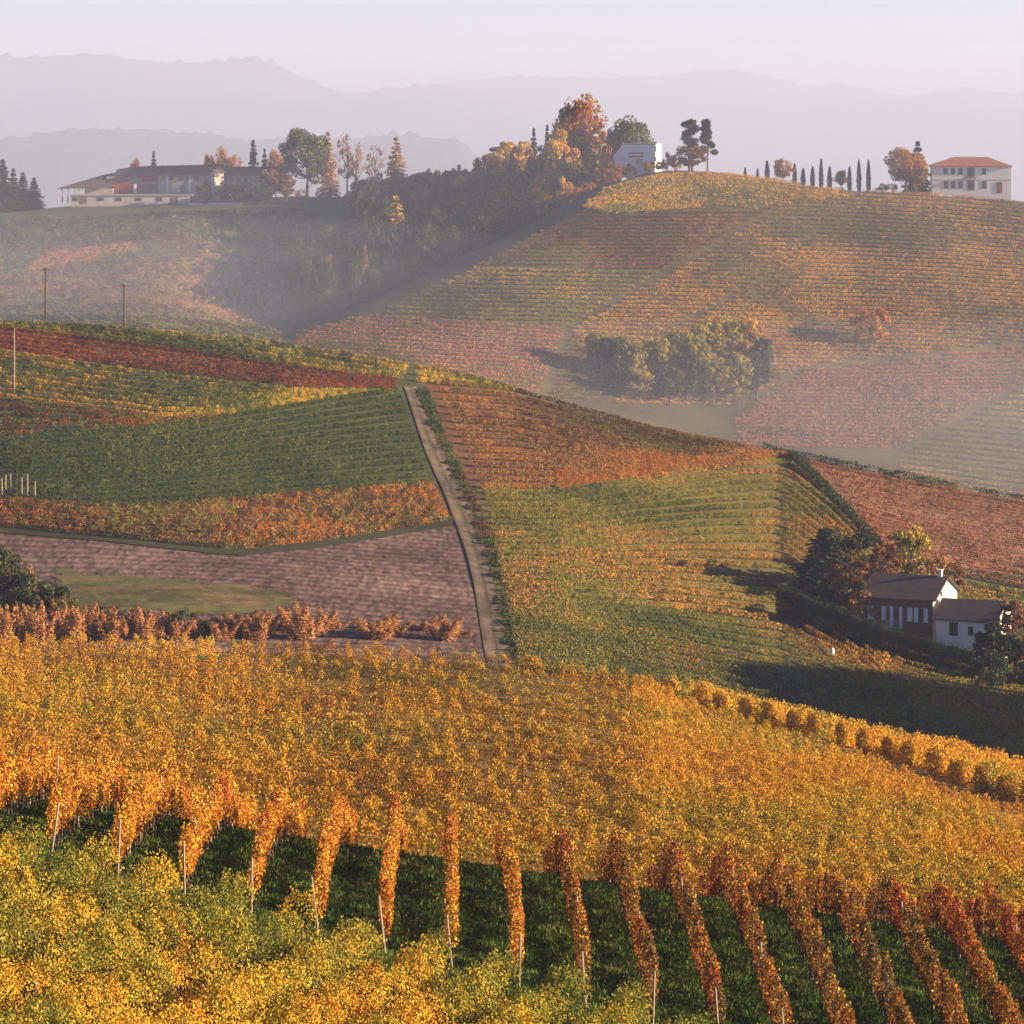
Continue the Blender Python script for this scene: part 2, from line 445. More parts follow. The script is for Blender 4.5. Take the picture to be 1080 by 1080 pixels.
# ------------------------------------------------------------------ ground sheet
def ground_colour():
    col = np.zeros(GZ.shape + (3,))
    col[:] = (0.075, 0.085, 0.025)
    px = np.broadcast_to(COLS[None, :], GZ.shape); py = GPY; Y = GY
    near = Y < 190
    col[near] = (0.055, 0.085, 0.018)
    gold = (Y >= 186) & (Y < Y_gc[None, :] + 20); col[gold] = (0.16, 0.10, 0.03)
    mid = (Y >= 425) & (Y < Y_mc[None, :] + 10)
    col[mid] = (0.06, 0.07, 0.028)
    def region(mask, poly, c):
        m = mask & inpoly(px, py, poly); col[m] = c
    region(mid, [(440, 395), (540, 405), (640, 435), (840, 470), (840, 484), (680, 500), (590, 515), (493, 515)], (0.13, 0.065, 0.03))
    region(mid, [(-400, 345), (0, 345), (420, 400), (415, 410), (0, 372), (-400, 360)], (0.11, 0.06, 0.035))
    region(mid, [(835, 470), (1500, 560), (1500, 640), (1080, 605), (930, 590)], (0.20, 0.11, 0.06))
    region(mid, [(500, 510), (820, 480), (920, 570), (830, 650), (700, 640), (530, 700)], (0.13, 0.11, 0.035))
    region(mid, [(-400, 520), (200, 530), (460, 505), (485, 555), (250, 585), (-400, 560)], (0.13, 0.08, 0.03))
    far = (Y >= 780) & (Y < Y_fc[None, :] + 8) & (px > 305)
    col[far] = (0.085, 0.07, 0.028)
    back = ((Y >= 780) & (Y < 1300)) & ~far
    col[back] = (0.075, 0.08, 0.035)
    region(back, [(40, 268), (140, 258), (150, 262), (60, 284), (20, 290)], (0.28, 0.15, 0.06))
    region(back, [(-400, 290), (200, 275), (300, 300), (300, 345), (-400, 345)], (0.14, 0.105, 0.05))
    vf = Y >= 1300
    col[vf] = (0.09, 0.10, 0.06)
    col *= (0.75 + 0.5 * fbm(GX / 14, GY / 22, 21))[..., None]
    return col

gv = np.stack([GX, GY, GZ], -1).reshape(-1, 3)
nr_, nc_ = GZ.shape
ii = (np.arange(nr_ - 1)[:, None] * nc_ + np.arange(nc_ - 1)[None, :]).ravel()
gf = np.stack([ii, ii + 1, ii + nc_ + 1, ii + nc_], -1)
g_ob = mesh_np('ground', gv, gf, M['ground'], col=ground_colour().reshape(-1, 3), coldom='POINT', smooth_=True)
tag(g_ob, kind='structure', label='rolling grassy vineyard hills, one behind another')

def sheet(name, layer, rows_px, off, colour, amt=0.5, s1=0.6, label=None, colfn=None, mask=None):
    """sheet laid on the ground: rows_px = list of photo-point rows (each a list of points)"""
    V = []; n = len(rows_px); m = len(rows_px[0])
    for r in rows_px:
        a = np.array(r, float); p = P(layer, a[:, 0], a[:, 1]); p[:, 2] += off; V.append(p)
    V = np.array(V)
    W = V.reshape(-1, 3)
    i0 = (np.arange(n - 1)[:, None] * m + np.arange(m - 1)[None, :]).ravel()
    F = np.stack([i0, i0 + m, i0 + m + 1, i0 + 1], -1)
    if mask is not None:
        u_ = np.tile(np.linspace(0, 1, m), n); v_ = np.repeat(np.linspace(0, 1, n), m); F = F[mask(W[F[:, 0]], u_[F[:, 0]], v_[F[:, 0]])]
    c = np.tile(np.array(colour, float), (len(W), 1))
    if colfn is not None: c = colfn(W, c)
    o = mesh_np(name, W, F, m_ground(name + '_surface', s1, 0.05, amt), col=c, coldom='POINT', smooth_=True)
    tag(o, label, kind='structure'); return o

def band(top, bot, n, m, x0, x1):
    xs = np.linspace(x0, x1, m); yt = curve_y(top, xs); yb = curve_y(bot, xs)
    return [[(x, a + (b - a) * t) for x, a, b in zip(xs, yt, yb)] for t in np.linspace(0, 1, n)]

# farm track climbing the middle hill
TRK = [(432, 406, 6.5), (447, 450, 8), (468, 500, 9.5), (487, 540, 10.5), (502, 580, 11), (514, 630, 12), (522, 672, 12.5), (527, 706, 13)]
ta = np.array(TRK, float); tt = np.linspace(0, 1, 160); ti = np.linspace(0, 1, len(TRK))
tx, ty, tw = (np.interp(tt, ti, ta[:, k]) for k in range(3))
tx = smooth(tx, 3); ty = smooth(ty, 3); tw = tw * (0.9 + 0.2 * vnoise(tt * 9, tt * 0 + 3.0, 12))
def trk_col(W, c):
    k = np.tile(np.linspace(-1, 1, 9), len(W) // 9)
    mid_ = np.exp(-(k / 0.24)**2) * 0.95 + np.exp(-((np.abs(k) - 1) / 0.2)**2) * 0.7
    mid_ = np.clip(mid_ * (0.3 + 1.4 * fbm(W[:, 0] / 1.2, W[:, 1] / 4, 61)), 0, 1)
    return c * (0.6 + 0.8 * fbm(W[:, 0] / .8, W[:, 1] / 3, 62))[:, None] * (1 - mid_[:, None]) + np.array((0.07, 0.075, 0.03)) * mid_[:, None]
sheet('farm_track', 'mid', [[(x + w * u, y) for u in np.linspace(-1, 1, 9)] for x, y, w in zip(tx, ty, tw)], 0.14,
      (0.19, 0.135, 0.10), 0.5, 0.8, 'pale dirt farm track climbing the middle hill', trk_col)
# ploughed field and meadow left of it
PT = [(-80, 558), (0, 563), (100, 570), (225, 584), (260, 586), (350, 576), (470, 556), (480, 556)]
PB = [(-80, 706), (0, 706), (300, 712), (400, 714), (480, 716)]
def plough_col(W, c):
    ln = 0.5 + 0.5 * np.sin(W[:, 1] * 2 * math.pi / 3.4 + 3.0 * fbm(W[:, 0] / 25, W[:, 1] / 25, 3))
    r = fbm(W[:, 0] / 0.45, W[:, 1] / 2.2, 8)
    return c * (0.65 + 0.5 * ln[:, None]) * np.clip(0.1 + 1.8 * r[:, None], .3, 1.8)
xs = np.linspace(-80, 1, 60)
pr = []
for t in np.linspace(0, 1, 200):
    right = 480 + 44 * t
    xx_ = np.linspace(-80, right, 420)
    xq = np.clip(xx_, -80, 480)
    yt = curve_y(PT, xq); yb = curve_y(PB, xq)
    pr.append([(x, a + (b - a) * t) for x, a, b in zip(xx_, yt, yb)])
sheet('ploughed_field', 'mid', pr, 0.07, (0.155, 0.10, 0.082), 0.5, 0.9, 'mauve brown ploughed field below the vines', plough_col)
MT = [(46, 597), (120, 601), (250, 612), (300, 622), (312, 630)]
MBt = [(46, 606), (84, 650), (120, 650), (200, 654), (290, 650), (312, 634)]
MT = [(x, y + 5 * (vnoise(np.array([x / 9.0]), np.array([1.0]), 4)[0] - .5)) for x, y in zip(np.arange(46, 319, 4), curve_y(MT, np.arange(46, 319, 4)))]
MBt = [(x, y + 8 * (vnoise(np.array([x / 12.0]), np.array([5.0]), 4)[0] - .5)) for x, y in zip(np.arange(46, 319, 4), curve_y(MBt, np.arange(46, 319, 4)))]
sheet('meadow', 'mid', band(MT, MBt, 60, 260, 46, 318), 0.13, (0.12, 0.115, 0.04), 0.6, 0.5, 'green meadow strip inside the ploughed field',
      lambda W, c: c * (0.6 + 0.8 * fbm(W[:, 0] / 5, W[:, 1] / 2.2, 44))[:, None] + (fbm(W[:, 0] / 9, W[:, 1] / 3, 45) > .56)[:, None] * np.array((.05, .01, .015)),
      lambda W, u, v: np.minimum(np.minimum(u, 1 - u) * 6, np.minimum(v, 1 - v) * 2.2) > 0.55 * fbm(W[:, 0] / 3.0, W[:, 1] / 1.6, 46))
# grass track between the orange vines and the ploughed field
GT = [(-60, 548), (0, 553), (100, 561), (225, 575), (260, 577), (350, 567), (478, 545)]
GB = [(x, y + 10) for x, y in GT]
sheet('grass_track', 'mid', band(GT, GB, 8, 160, -60, 478), 0.2, (0.045, 0.05, 0.025), 0.4, 0.6, 'dark grass track above the ploughed field')

# ------------------------------------------------------------------ distant ridges
def ridge(label, Y, pts, lo, hi, rough=3.0, depth=420.0, seed=1, base=-106.0, col=(0.06, 0.075, 0.05)):
    px = np.arange(lo, hi, 3.0); a = np.array(pts, float)
    py = np.interp(px, a[:, 0], a[:, 1]); py = smooth(py, 3)
    X = (px - 540) * K * Y
    crest = -(py - HZ) * K * Y
    trees = np.maximum(0, fbm(px / 9.0, px * 0, seed, 3) - 0.42) * rough * 1.8 + rough * 0.4 * (vnoise(px / 2.5, px * 0, seed + 4) - .5)
    kx = np.array([-1.0, -.75, -.5, -.28, -.12, -.04, 0, .05, .2, .5, 1.0]); kh = np.array([0, .16, .42, .70, .90, .98, 1.0, .98, .85, .45, 0])
    taper = np.clip(np.minimum(px - lo, hi - px) / 120.0, 0, 1); taper = taper * taper * (3 - 2 * taper)
    V = []
    for dy in np.concatenate([np.linspace(-1, -.06, 26), [-.03, 0, .03], np.linspace(.08, 1, 10)]):
        h = np.interp(dy, kx, kh)
        y = Y + dy * depth; z = base + (crest - base) * h * taper
        sc_ = 1.0 + dy * depth / Y * 0.5
        yy = np.full_like(X, y)
        bump = (fbm(X / 70, yy / 70, seed + 9, 4) - .5) * 30 * (1 - abs(h * 2 - 1)) * taper
        bump = bump + (vnoise(X / 7, yy / 5, seed + 6) - .5) * 3.0 * (dy < -.02)
        if dy == 0: bump = bump + trees
        V.append(np.stack([X * sc_, yy, z + bump], -1))
    V = np.array(V); n, m = V.shape[:2]; W = V.reshape(-1, 3)
    i0 = (np.arange(n - 1)[:, None] * m + np.arange(m - 1)[None, :]).ravel()
    F = np.stack([i0, i0 + 1, i0 + m + 1, i0 + m], -1)
    c = np.array(col) * (0.6 + 0.8 * fbm(W[:, 0] / 60, W[:, 1] / 60, seed + 3))[:, None]
    o = mesh_np('hills', W, F, M['hill'], col=c, coldom='POINT', smooth_=False)
    return tag(o, label, kind='structure')
ridge('long hazy wooded ridge on the left skyline', 2600, [(-300, 66), (-100, 58), (0, 61), (60, 59), (100, 57), (150, 64), (200, 67), (260, 62), (290, 66), (310, 80), (340, 92),
      (370, 100), (420, 92), (450, 90), (480, 95), (500, 102), (540, 107), (600, 122), (680, 150), (760, 190)], -300, 760, 4.0, seed=2)
ridge('hazy ridge with a rounded hilltop on the right skyline', 2900, [(600, 160), (640, 140), (690, 126), (780, 119), (870, 116), (910, 114), (940, 107), (970, 100), (1000, 94), (1020, 92), (1040, 96),
      (1080, 99), (1250, 108), (1500, 120)], 590, 1500, 2.5, seed=5)
ridge('faintest far ridge between the two nearer ones', 5200, [(300, 105), (400, 96), (480, 86), (540, 80), (630, 83), (690, 82), (740, 75), (770, 74), (810, 80), (850, 92), (890, 90), (920, 93),
      (940, 100), (1080, 112), (1400, 120)], 300, 1400, 5.0, seed=8)
ridge('low hazy rise behind the old farm', 1950, [(-300, 150), (0, 148), (60, 140), (120, 136), (200, 140), (240, 146), (320, 150), (420, 142), (500, 150), (600, 165)], -300, 600, 3.0, 260, seed=11)

# ------------------------------------------------------------------ haze: one closed box of even density
hb = MB(); hb.box(-1900, 1900, -120, 6300, -112, 84)
hm = bpy.data.materials.new('haze_air'); hm.use_nodes = True
hm.node_tree.nodes.remove(hm.node_tree.nodes['Principled BSDF'])
pv = hm.node_tree.nodes.new('ShaderNodeVolumePrincipled')
pv.inputs['Density'].default_value = HAZE_DENSITY; pv.inputs['Color'].default_value = HAZE_COLOR + (1,)
pv.inputs['Anisotropy'].default_value = 0.1
hm.node_tree.links.new(pv.outputs[0], hm.node_tree.nodes['Material Output'].inputs['Volume'])
tag(hb.build('haze', hm), 'pale autumn morning haze filling the valleys', kind='stuff')
def mist(label, c, r, dens):
    # a flattened lens of denser mist lying in a valley
    V, F = [], []; n, m = 32, 16
    for i in range(m + 1):
        th = math.pi * i / m
        for j in range(n):
            ph = 2 * math.pi * j / n
            V.append((c[0] + r[0] * math.sin(th) * math.cos(ph), c[1] + r[1] * math.sin(th) * math.sin(ph), c[2] + r[2] * math.cos(th)))
    for i in range(m):
        for j in range(n):
            F.append((i * n + j, (i + 1) * n + j, (i + 1) * n + (j + 1) % n, i * n + (j + 1) % n))
    mm = hm.copy(); mm.name = 'mist_air'; mm.node_tree.nodes['Principled Volume'].inputs['Color'].default_value = (0.69, 0.77, 1.0, 1); mm.node_tree.nodes['Principled Volume'].inputs['Density'].default_value = dens
    o = mesh_np('mist', np.array(V), F, mm); tag(o, label, kind='stuff')
mist('thin veil of mist over the far vineyard hill', (-40, 925, -60), (440, 190, 64), 4.5e-4)
for k_, f_ in enumerate((1.0, 0.8, 0.6)):
    mist(['thin', 'thicker', 'thickest'][k_] + ' mist pooling in the left far valley below the old farm', (-105, 925, -60), (185 * f_, 150 * f_, 38 * f_), 6.0e-4)
    mist(['thin', 'thicker', 'thickest'][k_] + ' mist pooling at the foot of the far vineyard hill', (70, 830, -84), (250 * f_, 105 * f_, 40 * f_), 8.0e-4)
for k_, (ry, rz) in enumerate(((880, 150), (800, 105))):
    mist(['thin mist filling the wide valley before the far ridges', 'denser mist low in the wide valley before the far ridges'][k_], (0, 2060, -60), (1750, ry, rz), 9.5e-4)

# ------------------------------------------------------------------ vine rows
ORD = ['first', 'second', 'third', 'fourth', 'fifth', 'sixth', 'seventh', 'eighth', 'ninth', 'tenth', 'eleventh', 'twelfth',
       'thirteenth', 'fourteenth', 'fifteenth', 'sixteenth', 'seventeenth', 'eighteenth', 'nineteenth', 'twentieth']

def post_mesh(h, r):
    m = MB(); m.tube((0, 0, -0.25), (0, 0, h), r, r * 0.92, 6)
    o = m.build('post', M['post']); me = o.data; bpy.data.objects.remove(o); return me
POST = post_mesh(2.15, 0.045); STAKE = post_mesh(1.9, 0.03)
def trunk_mesh(seed):
    r = random.Random(seed); m = MB(); p = Vector((0, 0, -0.1)); pts = [p]
    for i in range(4):
        p = p + Vector((r.uniform(-.07, .07), r.uniform(-.07, .07), 0.24)); pts.append(p)
    m.path(pts, [0.05, 0.042, 0.038, 0.034, 0.025], 6)
    m.tube(pts[-1], pts[-1] + Vector((0.05, 0.35, 0.12)), 0.022, 0.012, 5); m.tube(pts[-1], pts[-1] + Vector((0.0, -0.35, 0.1)), 0.022, 0.012, 5)
    o = m.build('vine_trunk', M['bark'], smooth_=True); me = o.data; bpy.data.objects.remove(o); return me
TRUNKS = [trunk_mesh(i) for i in range(4)]

def child(name, me, parent, loc, rot=(0, 0, 0), scale=(1, 1, 1)):
    o = bpy.data.objects.new(name, me); C.objects.link(o); o.parent = parent
    o.location = loc; o.rotation_euler = rot; o.scale = scale
    return o

# --- the near rows that run down the dark grass
PAL_FG = [(OLV, .10), (GLD, .20), (ORG, .30), (RST, .25), (RED, .15)]
VP = -0.018
fg_n = 0
for i in range(-3, 20):
    g = np.random.default_rng(100 + i)
    pf = 55 + 70.3 * i
    X0 = (pf - 540) * K * 137.0
    Ys = np.arange(137.0, 187.0 if i < 9 else 182.0, 0.8)
    Xs = X0 + VP * (Ys - 137) + 0.05 * np.sin(Ys * 0.35 + i)
    pts = np.stack([Xs, Ys, hxy(Xs, Ys)], -1)
    root = empty('vine_row', (0, 0, 0))
    left = i <= 7
    pal = [(OLV, .14), (BRN, .22), (GLD, .24), (ORG, .22), (RST, .18)] if left else [(DGRN, .16), (BRN, .36), (OLV, .06), (GLD, .05), (ORG, .12), (RST, .20), (RED, .05)]  # right rows: shade of their left faces is put into the leaf colour
    if i > 14: pal = [(DGRN, .2), (OLV, .15), (ORG, .20), (RST, .30), (RED, .15)]
    v, f, c = row_foliage(pts, 0.66, 2.0, 0.45, 0.10, 950, pal, g, plant=1.0, gaps=0.04, seed=i + 40, umix=0.25, hvar=0.16, shoots=0.14, jit=0.42, fleck=0.6)
    o = mesh_np('foliage', v, f, M['leaf'], root, col=c)
    for y in np.arange(136.6, 185, 5.0):
        x = X0 + VP * (y - 137)
        first = y < 137
        child('post', POST, root, (x, y, float(hxy(x, y))), (g.normal(0, .03) + (0.06 if first else 0), g.normal(0, .04) + (.08 if left and first else 0), g.uniform(0, 6)))
    for y in np.arange(137.6, 170, 1.0):
        x = X0 + VP * (y - 137)
        child('vine_trunk', TRUNKS[int(g.integers(4))], root, (x + g.normal(0, .03), y + g.normal(0, .12), float(hxy(x, y))), (0, 0, g.uniform(-.4, .4)))
    if -1 <= i <= 17:
        word = ORD[fg_n]; fg_n += 1
        look = ('lit orange vine row' if i <= 2 else 'gold topped vine row' if i <= 6 else 'rust red vine row' if i <= 12 else 'shade-painted russet vine row')
        lab = f'{look} on the dark grass, {word} from the left'
    else:
        lab = 'orange vine row just off the side of the picture'
    tag(root, lab, 'vine row', 'vine rows running down the dark grass')

# --- the near yellow-green block at the lower left
PAL_NEAR = [(GRN, .12), (OLV, .24), (LIM, .18), (YEL, .16), (GLD, .22), (ORG, .08)]
nb = 0
for i in range(-7, 13):
    g = np.random.default_rng(300 + i)
    pe = 55 + 70.3 * i - 14
    X1 = (pe - 540) * K * 134.0
    tq = np.arange(0, 29.0, 0.8)
    Xs = X1 - 0.326 * tq; Ys = 134.0 - 0.945 * tq
    pts = np.stack([Xs, Ys, hxy(Xs, Ys)], -1)
    root = empty('vine_row', (0, 0, 0))
    v, f, c = row_foliage(pts, 0.3, 2.05, 1.35, 0.088, 1600, PAL_NEAR, g, plant=0.9, gaps=0.0, seed=i + 80, umix=0.3, nscale=5, hvar=0.09, shoots=0.10, jit=0.22, fleck=0.5)
    mesh_np('foliage', v, f, M['leaf'], root, col=c)
    for y in np.arange(0.3, 28, 5.5):
        x = X1 - 0.326 * y; yy = 134.0 - 0.945 * y
        child('post', POST, root, (x, yy, float(hxy(x, yy)) - 0.65), (g.normal(0, .03), g.normal(0, .03), 0))
    if 0 <= i <= 10:
        lab = f'bushy yellow green vine row ending at the dark grass, {ORD[nb]} from the left'; nb += 1
    else:
        lab = 'bushy yellow green vine row in the leafy block at the lower left corner'
    tag(root, lab, 'vine row', 'yellow green vine rows in the leafy near block')

# --- fields of rows traced between an upper and a lower edge
def field(name_group, label, layer, top, bot, n, pal, h0, h1, w, size, dens, edges=None, plant=0.9, umix=0.5, nscale=18.0, stuff=None,
          seed=0, t0=0.0, t1=1.0, gaps=0.05, hvar=0.13, step=6.0, powr=1.0, shoots=0.08, poly=None, jit=0.12, pw=0.8, fleck=None):
    V, F, Cc = [], [], []; base = 0
    for k in range(n):
        t = t0 + (t1 - t0) * (k / max(1, n - 1)) ** powr
        g = np.random.default_rng(seed * 1000 + k)
        xa = max(top[0][0], bot[0][0]) if edges is None else np.interp(t, [0, 1], edges[0])
        xb = min(top[-1][0], bot[-1][0]) if edges is None else np.interp(t, [0, 1], edges[1])
        xs = np.arange(xa, xb + step, step); xs[-1] = xb
        if len(xs) < 3: continue
        ys = curve_y(top, xs) * (1 - t) + curve_y(bot, xs) * t
        runs = [np.ones(len(xs), bool)]
        if poly is not None:
            runs = [inpoly(xs, ys, poly)]
        m = runs[0]
        if m.sum() < 4: continue
        idx = np.where(m)[0]
        for seg in np.split(idx, np.where(np.diff(idx) > 1)[0] + 1):
            if len(seg) < 3: continue
            pts = P(layer, xs[seg], ys[seg])
            # keep the row an even, level line: average out the sampling steps
            for _ in range(3):
                pts[1:-1] = 0.25 * pts[:-2] + 0.5 * pts[1:-1] + 0.25 * pts[2:]
            pts[:, 2] = hxy(pts[:, 0], pts[:, 1])
            v, f, c = row_foliage(pts, h0, h1, w, size, dens, pal, g, plant=plant, gaps=gaps, seed=seed * 50 + k, umix=umix, nscale=nscale, hvar=hvar, shoots=shoots, jit=jit, pw=pw, fleck=fleck)
            if stuff is None:
                o = mesh_np('vine_row', v, f, M['leaf'], col=c)
                tag(o, label, 'vine row', name_group)
            else:
                V.append(v); F.append(f + base); Cc.append(c); base += len(v)
    if stuff is not None:
        stuff.append((np.concatenate(V), np.concatenate(F), np.concatenate(Cc)))

# golden hill
GTOP = [(x, float(np.interp(x, COLS, gold_py)) + 2) for x in range(-80, 681, 20)] + [(712, 755), (740, 766), (800, 785), (850, 802), (900, 821), (950, 839), (1000, 856), (1080, 881), (1160, 907)]
GBOT = [(x, float(np.interp(x, COLS, brink_py)) + 4) for x in range(-80, 1161, 20)]
field('level vine rows on the golden hill', 'row of golden autumn vines running level across the big sunlit hill', 'gold', GTOP, GBOT, 20,
      [(OLV, .12), (YEL, .30), (GLD, .44), (T_OC, .06), (ORG, .08)], 0.4, 1.75, 0.5, 0.13, 430, edges=((-80, -80), (1160, 1160)), seed=1,
      plant=0.85, umix=0.4, nscale=16, hvar=0.07, jit=0.16, pw=0.6, fleck=0.45)
# row ends along the right crest
EN = [(708, 734), (735, 739), (762, 747), (786, 754), (811, 762), (836, 771), (861, 779), (886, 788), (910, 796), (935, 804), (960, 812), (985, 821), (1010, 830), (1035, 839), (1060, 847), (1086, 856), (1112, 865)]
for k, (px, py) in enumerate(EN):
    g = np.random.default_rng(700 + k)
    p0 = P('gold', [px + g.uniform(-4, 4)], [py + g.uniform(-3, 2)])[0]
    tq = np.arange(0, 26.0, 0.8)
    Xs = p0[0] + 0.66 * tq; Ys = p0[1] + 0.75 * tq
    pts = np.stack([Xs, Ys, hxy(Xs, Ys)], -1)
    root = empty('vine_row', (0, 0, 0))
    v, f, c = row_foliage(pts, 0.15, 2.0 + g.uniform(-.25, .2), 1.25 + g.uniform(-.25, .3), 0.16, 480, [(OLV, .14), (YEL, .26), (GLD, .42), (ORG, .14)], g, gaps=0.0, seed=k + 120, umix=0.3, hvar=0.12, shoots=0.05, cap=420)
    mesh_np('foliage', v, f, M['leaf'], root, col=c)
    child('post', POST, root, (p0[0] + 0.25, p0[1] + 0.3, float(hxy(p0[0], p0[1])) - 0.55), (0, 0, 0))
    lab = f'rounded golden vine row end on the right crest, {ORD[k]} from the upper left' if k < 16 else 'golden vine row just off the right edge of the picture'
    tag(root, lab, 'vine row', 'golden vine row ends along the crest')

# middle hill, left of the track
Lx, = (-90,)
mc = lambda dy, lo, hi: [(x, float(np.interp(x, COLS, mid_py)) + dy) for x in range(lo, hi + 1, 15)]
R_T = [(Lx, 344), (0, 350), (100, 361), (200, 375), (300, 390), (420, 404)]
R_B = [(Lx, 362), (0, 368), (100, 384), (200, 397), (300, 408), (420, 411)]
field('green yellow vine rows along the crest of the middle hill', 'bright green and yellow vine row along the crest of the middle hill', 'mid', mc(2, Lx, 420), [(x, y - 4) for x, y in R_T], 4,
      [(GRN, .3), (LIM, .35), (YEL, .35)], 0.2, 1.02, 0.55, 0.24, 82, edges=((Lx, Lx), (432, 424)), seed=2)
field('green yellow vine rows along the crest of the middle hill', 'bright green and yellow vine row along the crest of the middle hill', 'mid', mc(2, 424, 545), [(424, 403), (470, 405), (545, 412)], 3,
      [(GRN, .3), (LIM, .35), (YEL, .35)], 0.2, 1.16, 0.55, 0.24, 90, edges=((436, 440), (556, 520)), seed=3)
field('red vine rows in the narrow band under the crest', 'row of dull red vines in the narrow band under the crest', 'mid', R_T, R_B, 5,
      [(BRN, .25), (RED, .2), (RST, .4), (ORG, .15)], 0.2, 1.02, 0.55, 0.24, 82, edges=((Lx, Lx), (418, 416)), seed=4)
B_B = [(Lx, 412), (0, 420), (100, 432), (170, 441), (240, 438), (330, 424), (420, 413)]
field('yellow green vine rows below the red band', 'row of olive and yellow vines in clear lines below the red band', 'mid', [(x, y + 5) for x, y in R_B], B_B, 8,
      [(GRN, .2), (OLV, .3), (LIM, .2), (YEL, .2), (GLD, .1)], 0.2, 0.85, 0.55, 0.24, 75, edges=((Lx, Lx), (415, 330)), seed=5)
C_T = [(Lx, 462), (0, 466), (130, 457), (200, 448), (280, 436), (350, 424), (425, 413)]
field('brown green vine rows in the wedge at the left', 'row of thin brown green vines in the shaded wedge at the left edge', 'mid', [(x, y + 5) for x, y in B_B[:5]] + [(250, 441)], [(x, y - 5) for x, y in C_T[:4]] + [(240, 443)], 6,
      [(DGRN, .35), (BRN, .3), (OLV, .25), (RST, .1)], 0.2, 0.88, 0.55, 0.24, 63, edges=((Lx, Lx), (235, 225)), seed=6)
C_B = [(Lx, 524), (0, 526), (100, 535), (200, 531), (300, 522), (450, 511), (460, 510)]
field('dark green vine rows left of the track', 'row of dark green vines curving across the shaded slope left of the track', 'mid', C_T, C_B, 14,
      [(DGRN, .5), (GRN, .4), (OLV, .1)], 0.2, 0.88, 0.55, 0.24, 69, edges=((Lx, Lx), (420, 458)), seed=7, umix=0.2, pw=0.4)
D_B = [(Lx, 552), (0, 557), (100, 566), (225, 579), (260, 580), (350, 570), (478, 549)]
field('orange brown vine rows above the grass track', 'row of orange brown vines above the grass track', 'mid', [(x, y + 5) for x, y in C_B[:-1]] + [(470, 514)], D_B, 9,
      [(OLV, .26), (BRN, .34), (T_OC, .28), (ORG, .12)], 0.2, 1.02, 0.55, 0.24, 78, edges=((Lx, Lx), (456, 474)), seed=8, umix=0.3)
# right of the track
G_T = [(447, 405)] + mc(3, 540, 840)
G_B = [(470, 516), (503, 516), (590, 516), (677, 502), (772, 488), (840, 480)]
field('orange red vine rows right of the track', 'row of orange red vines high on the slope right of the track', 'mid', G_T, G_B, 15,
      [(OLV, .14), (BRN, .32), (T_OC, .22), (ORG, .16), (RST, .16)], 0.2, 0.99, 0.55, 0.24, 84, edges=((460, 508), (836, 832)), seed=9, umix=0.55, nscale=25, pw=0.5)
H_B = [(500, 730), (560, 735), (640, 742), (720, 762), (800, 790), (900, 812), (1000, 830), (1150, 850)]
H_T = [(500, 522), (590, 522), (677, 508), (772, 494), (830, 488), (880, 530), (920, 575), (940, 620), (1000, 640), (1150, 660)]
HP = [(500, 515), (600, 515), (680, 500), (775, 486), (832, 480), (872, 520), (915, 572), (925, 600), (860, 640), (812, 640), (812, 656), (870, 668), (935, 682), (1030, 700), (1150, 712), (1150, 870), (540, 870), (539, 715)]
field('yellow green vine rows on the wide slope right of the track', 'row of yellow green vines on the wide slope right of the track', 'mid', H_T, H_B, 34,
      [(GRN, .15), (OLV, .36), (LIM, .14), (T_OC, .2), (GLD, .12), (BRN, .03)], 0.2, 0.92, 0.55, 0.24, 78, edges=((512, 552), (1120, 1150)), seed=10, poly=HP, umix=0.6, nscale=22, pw=0.5)
I_T = [(800, 480)] + [(x, float(np.interp(x, COLS, mid_py)) + 5) for x in range(840, 1181, 20)]
I_B = [(800, 560), (905, 575), (930, 590), (1000, 612), (1080, 628), (1180, 640)]
IP = [(845, 483), (900, 497), (1000, 520), (1080, 534), (1180, 560), (1180, 640), (1080, 625), (1000, 610), (935, 596), (895, 545)]
field('salmon orange vine rows above the white house', 'row of salmon orange vines on the slope above the white house', 'mid', I_T, I_B, 14,
      [(T_TN, .22), (PNK, .6), (RST, .1), (T_OC, .08)], 0.2, 0.95, 0.55, 0.24, 69, edges=((842, 905), (1180, 1180)), seed=11, poly=IP)
field('yellow vine rows behind the white house', 'row of yellow vines close behind the white house', 'mid', [(960, 606), (1000, 617), (1180, 645)], [(960, 640), (1000, 645), (1180, 680)], 6,
      [(OLV, .25), (LIM, .25), (YEL, .35), (GLD, .15)], 0.2, 0.95, 0.55, 0.24, 69, edges=((960, 960), (1160, 1160)), seed=12)
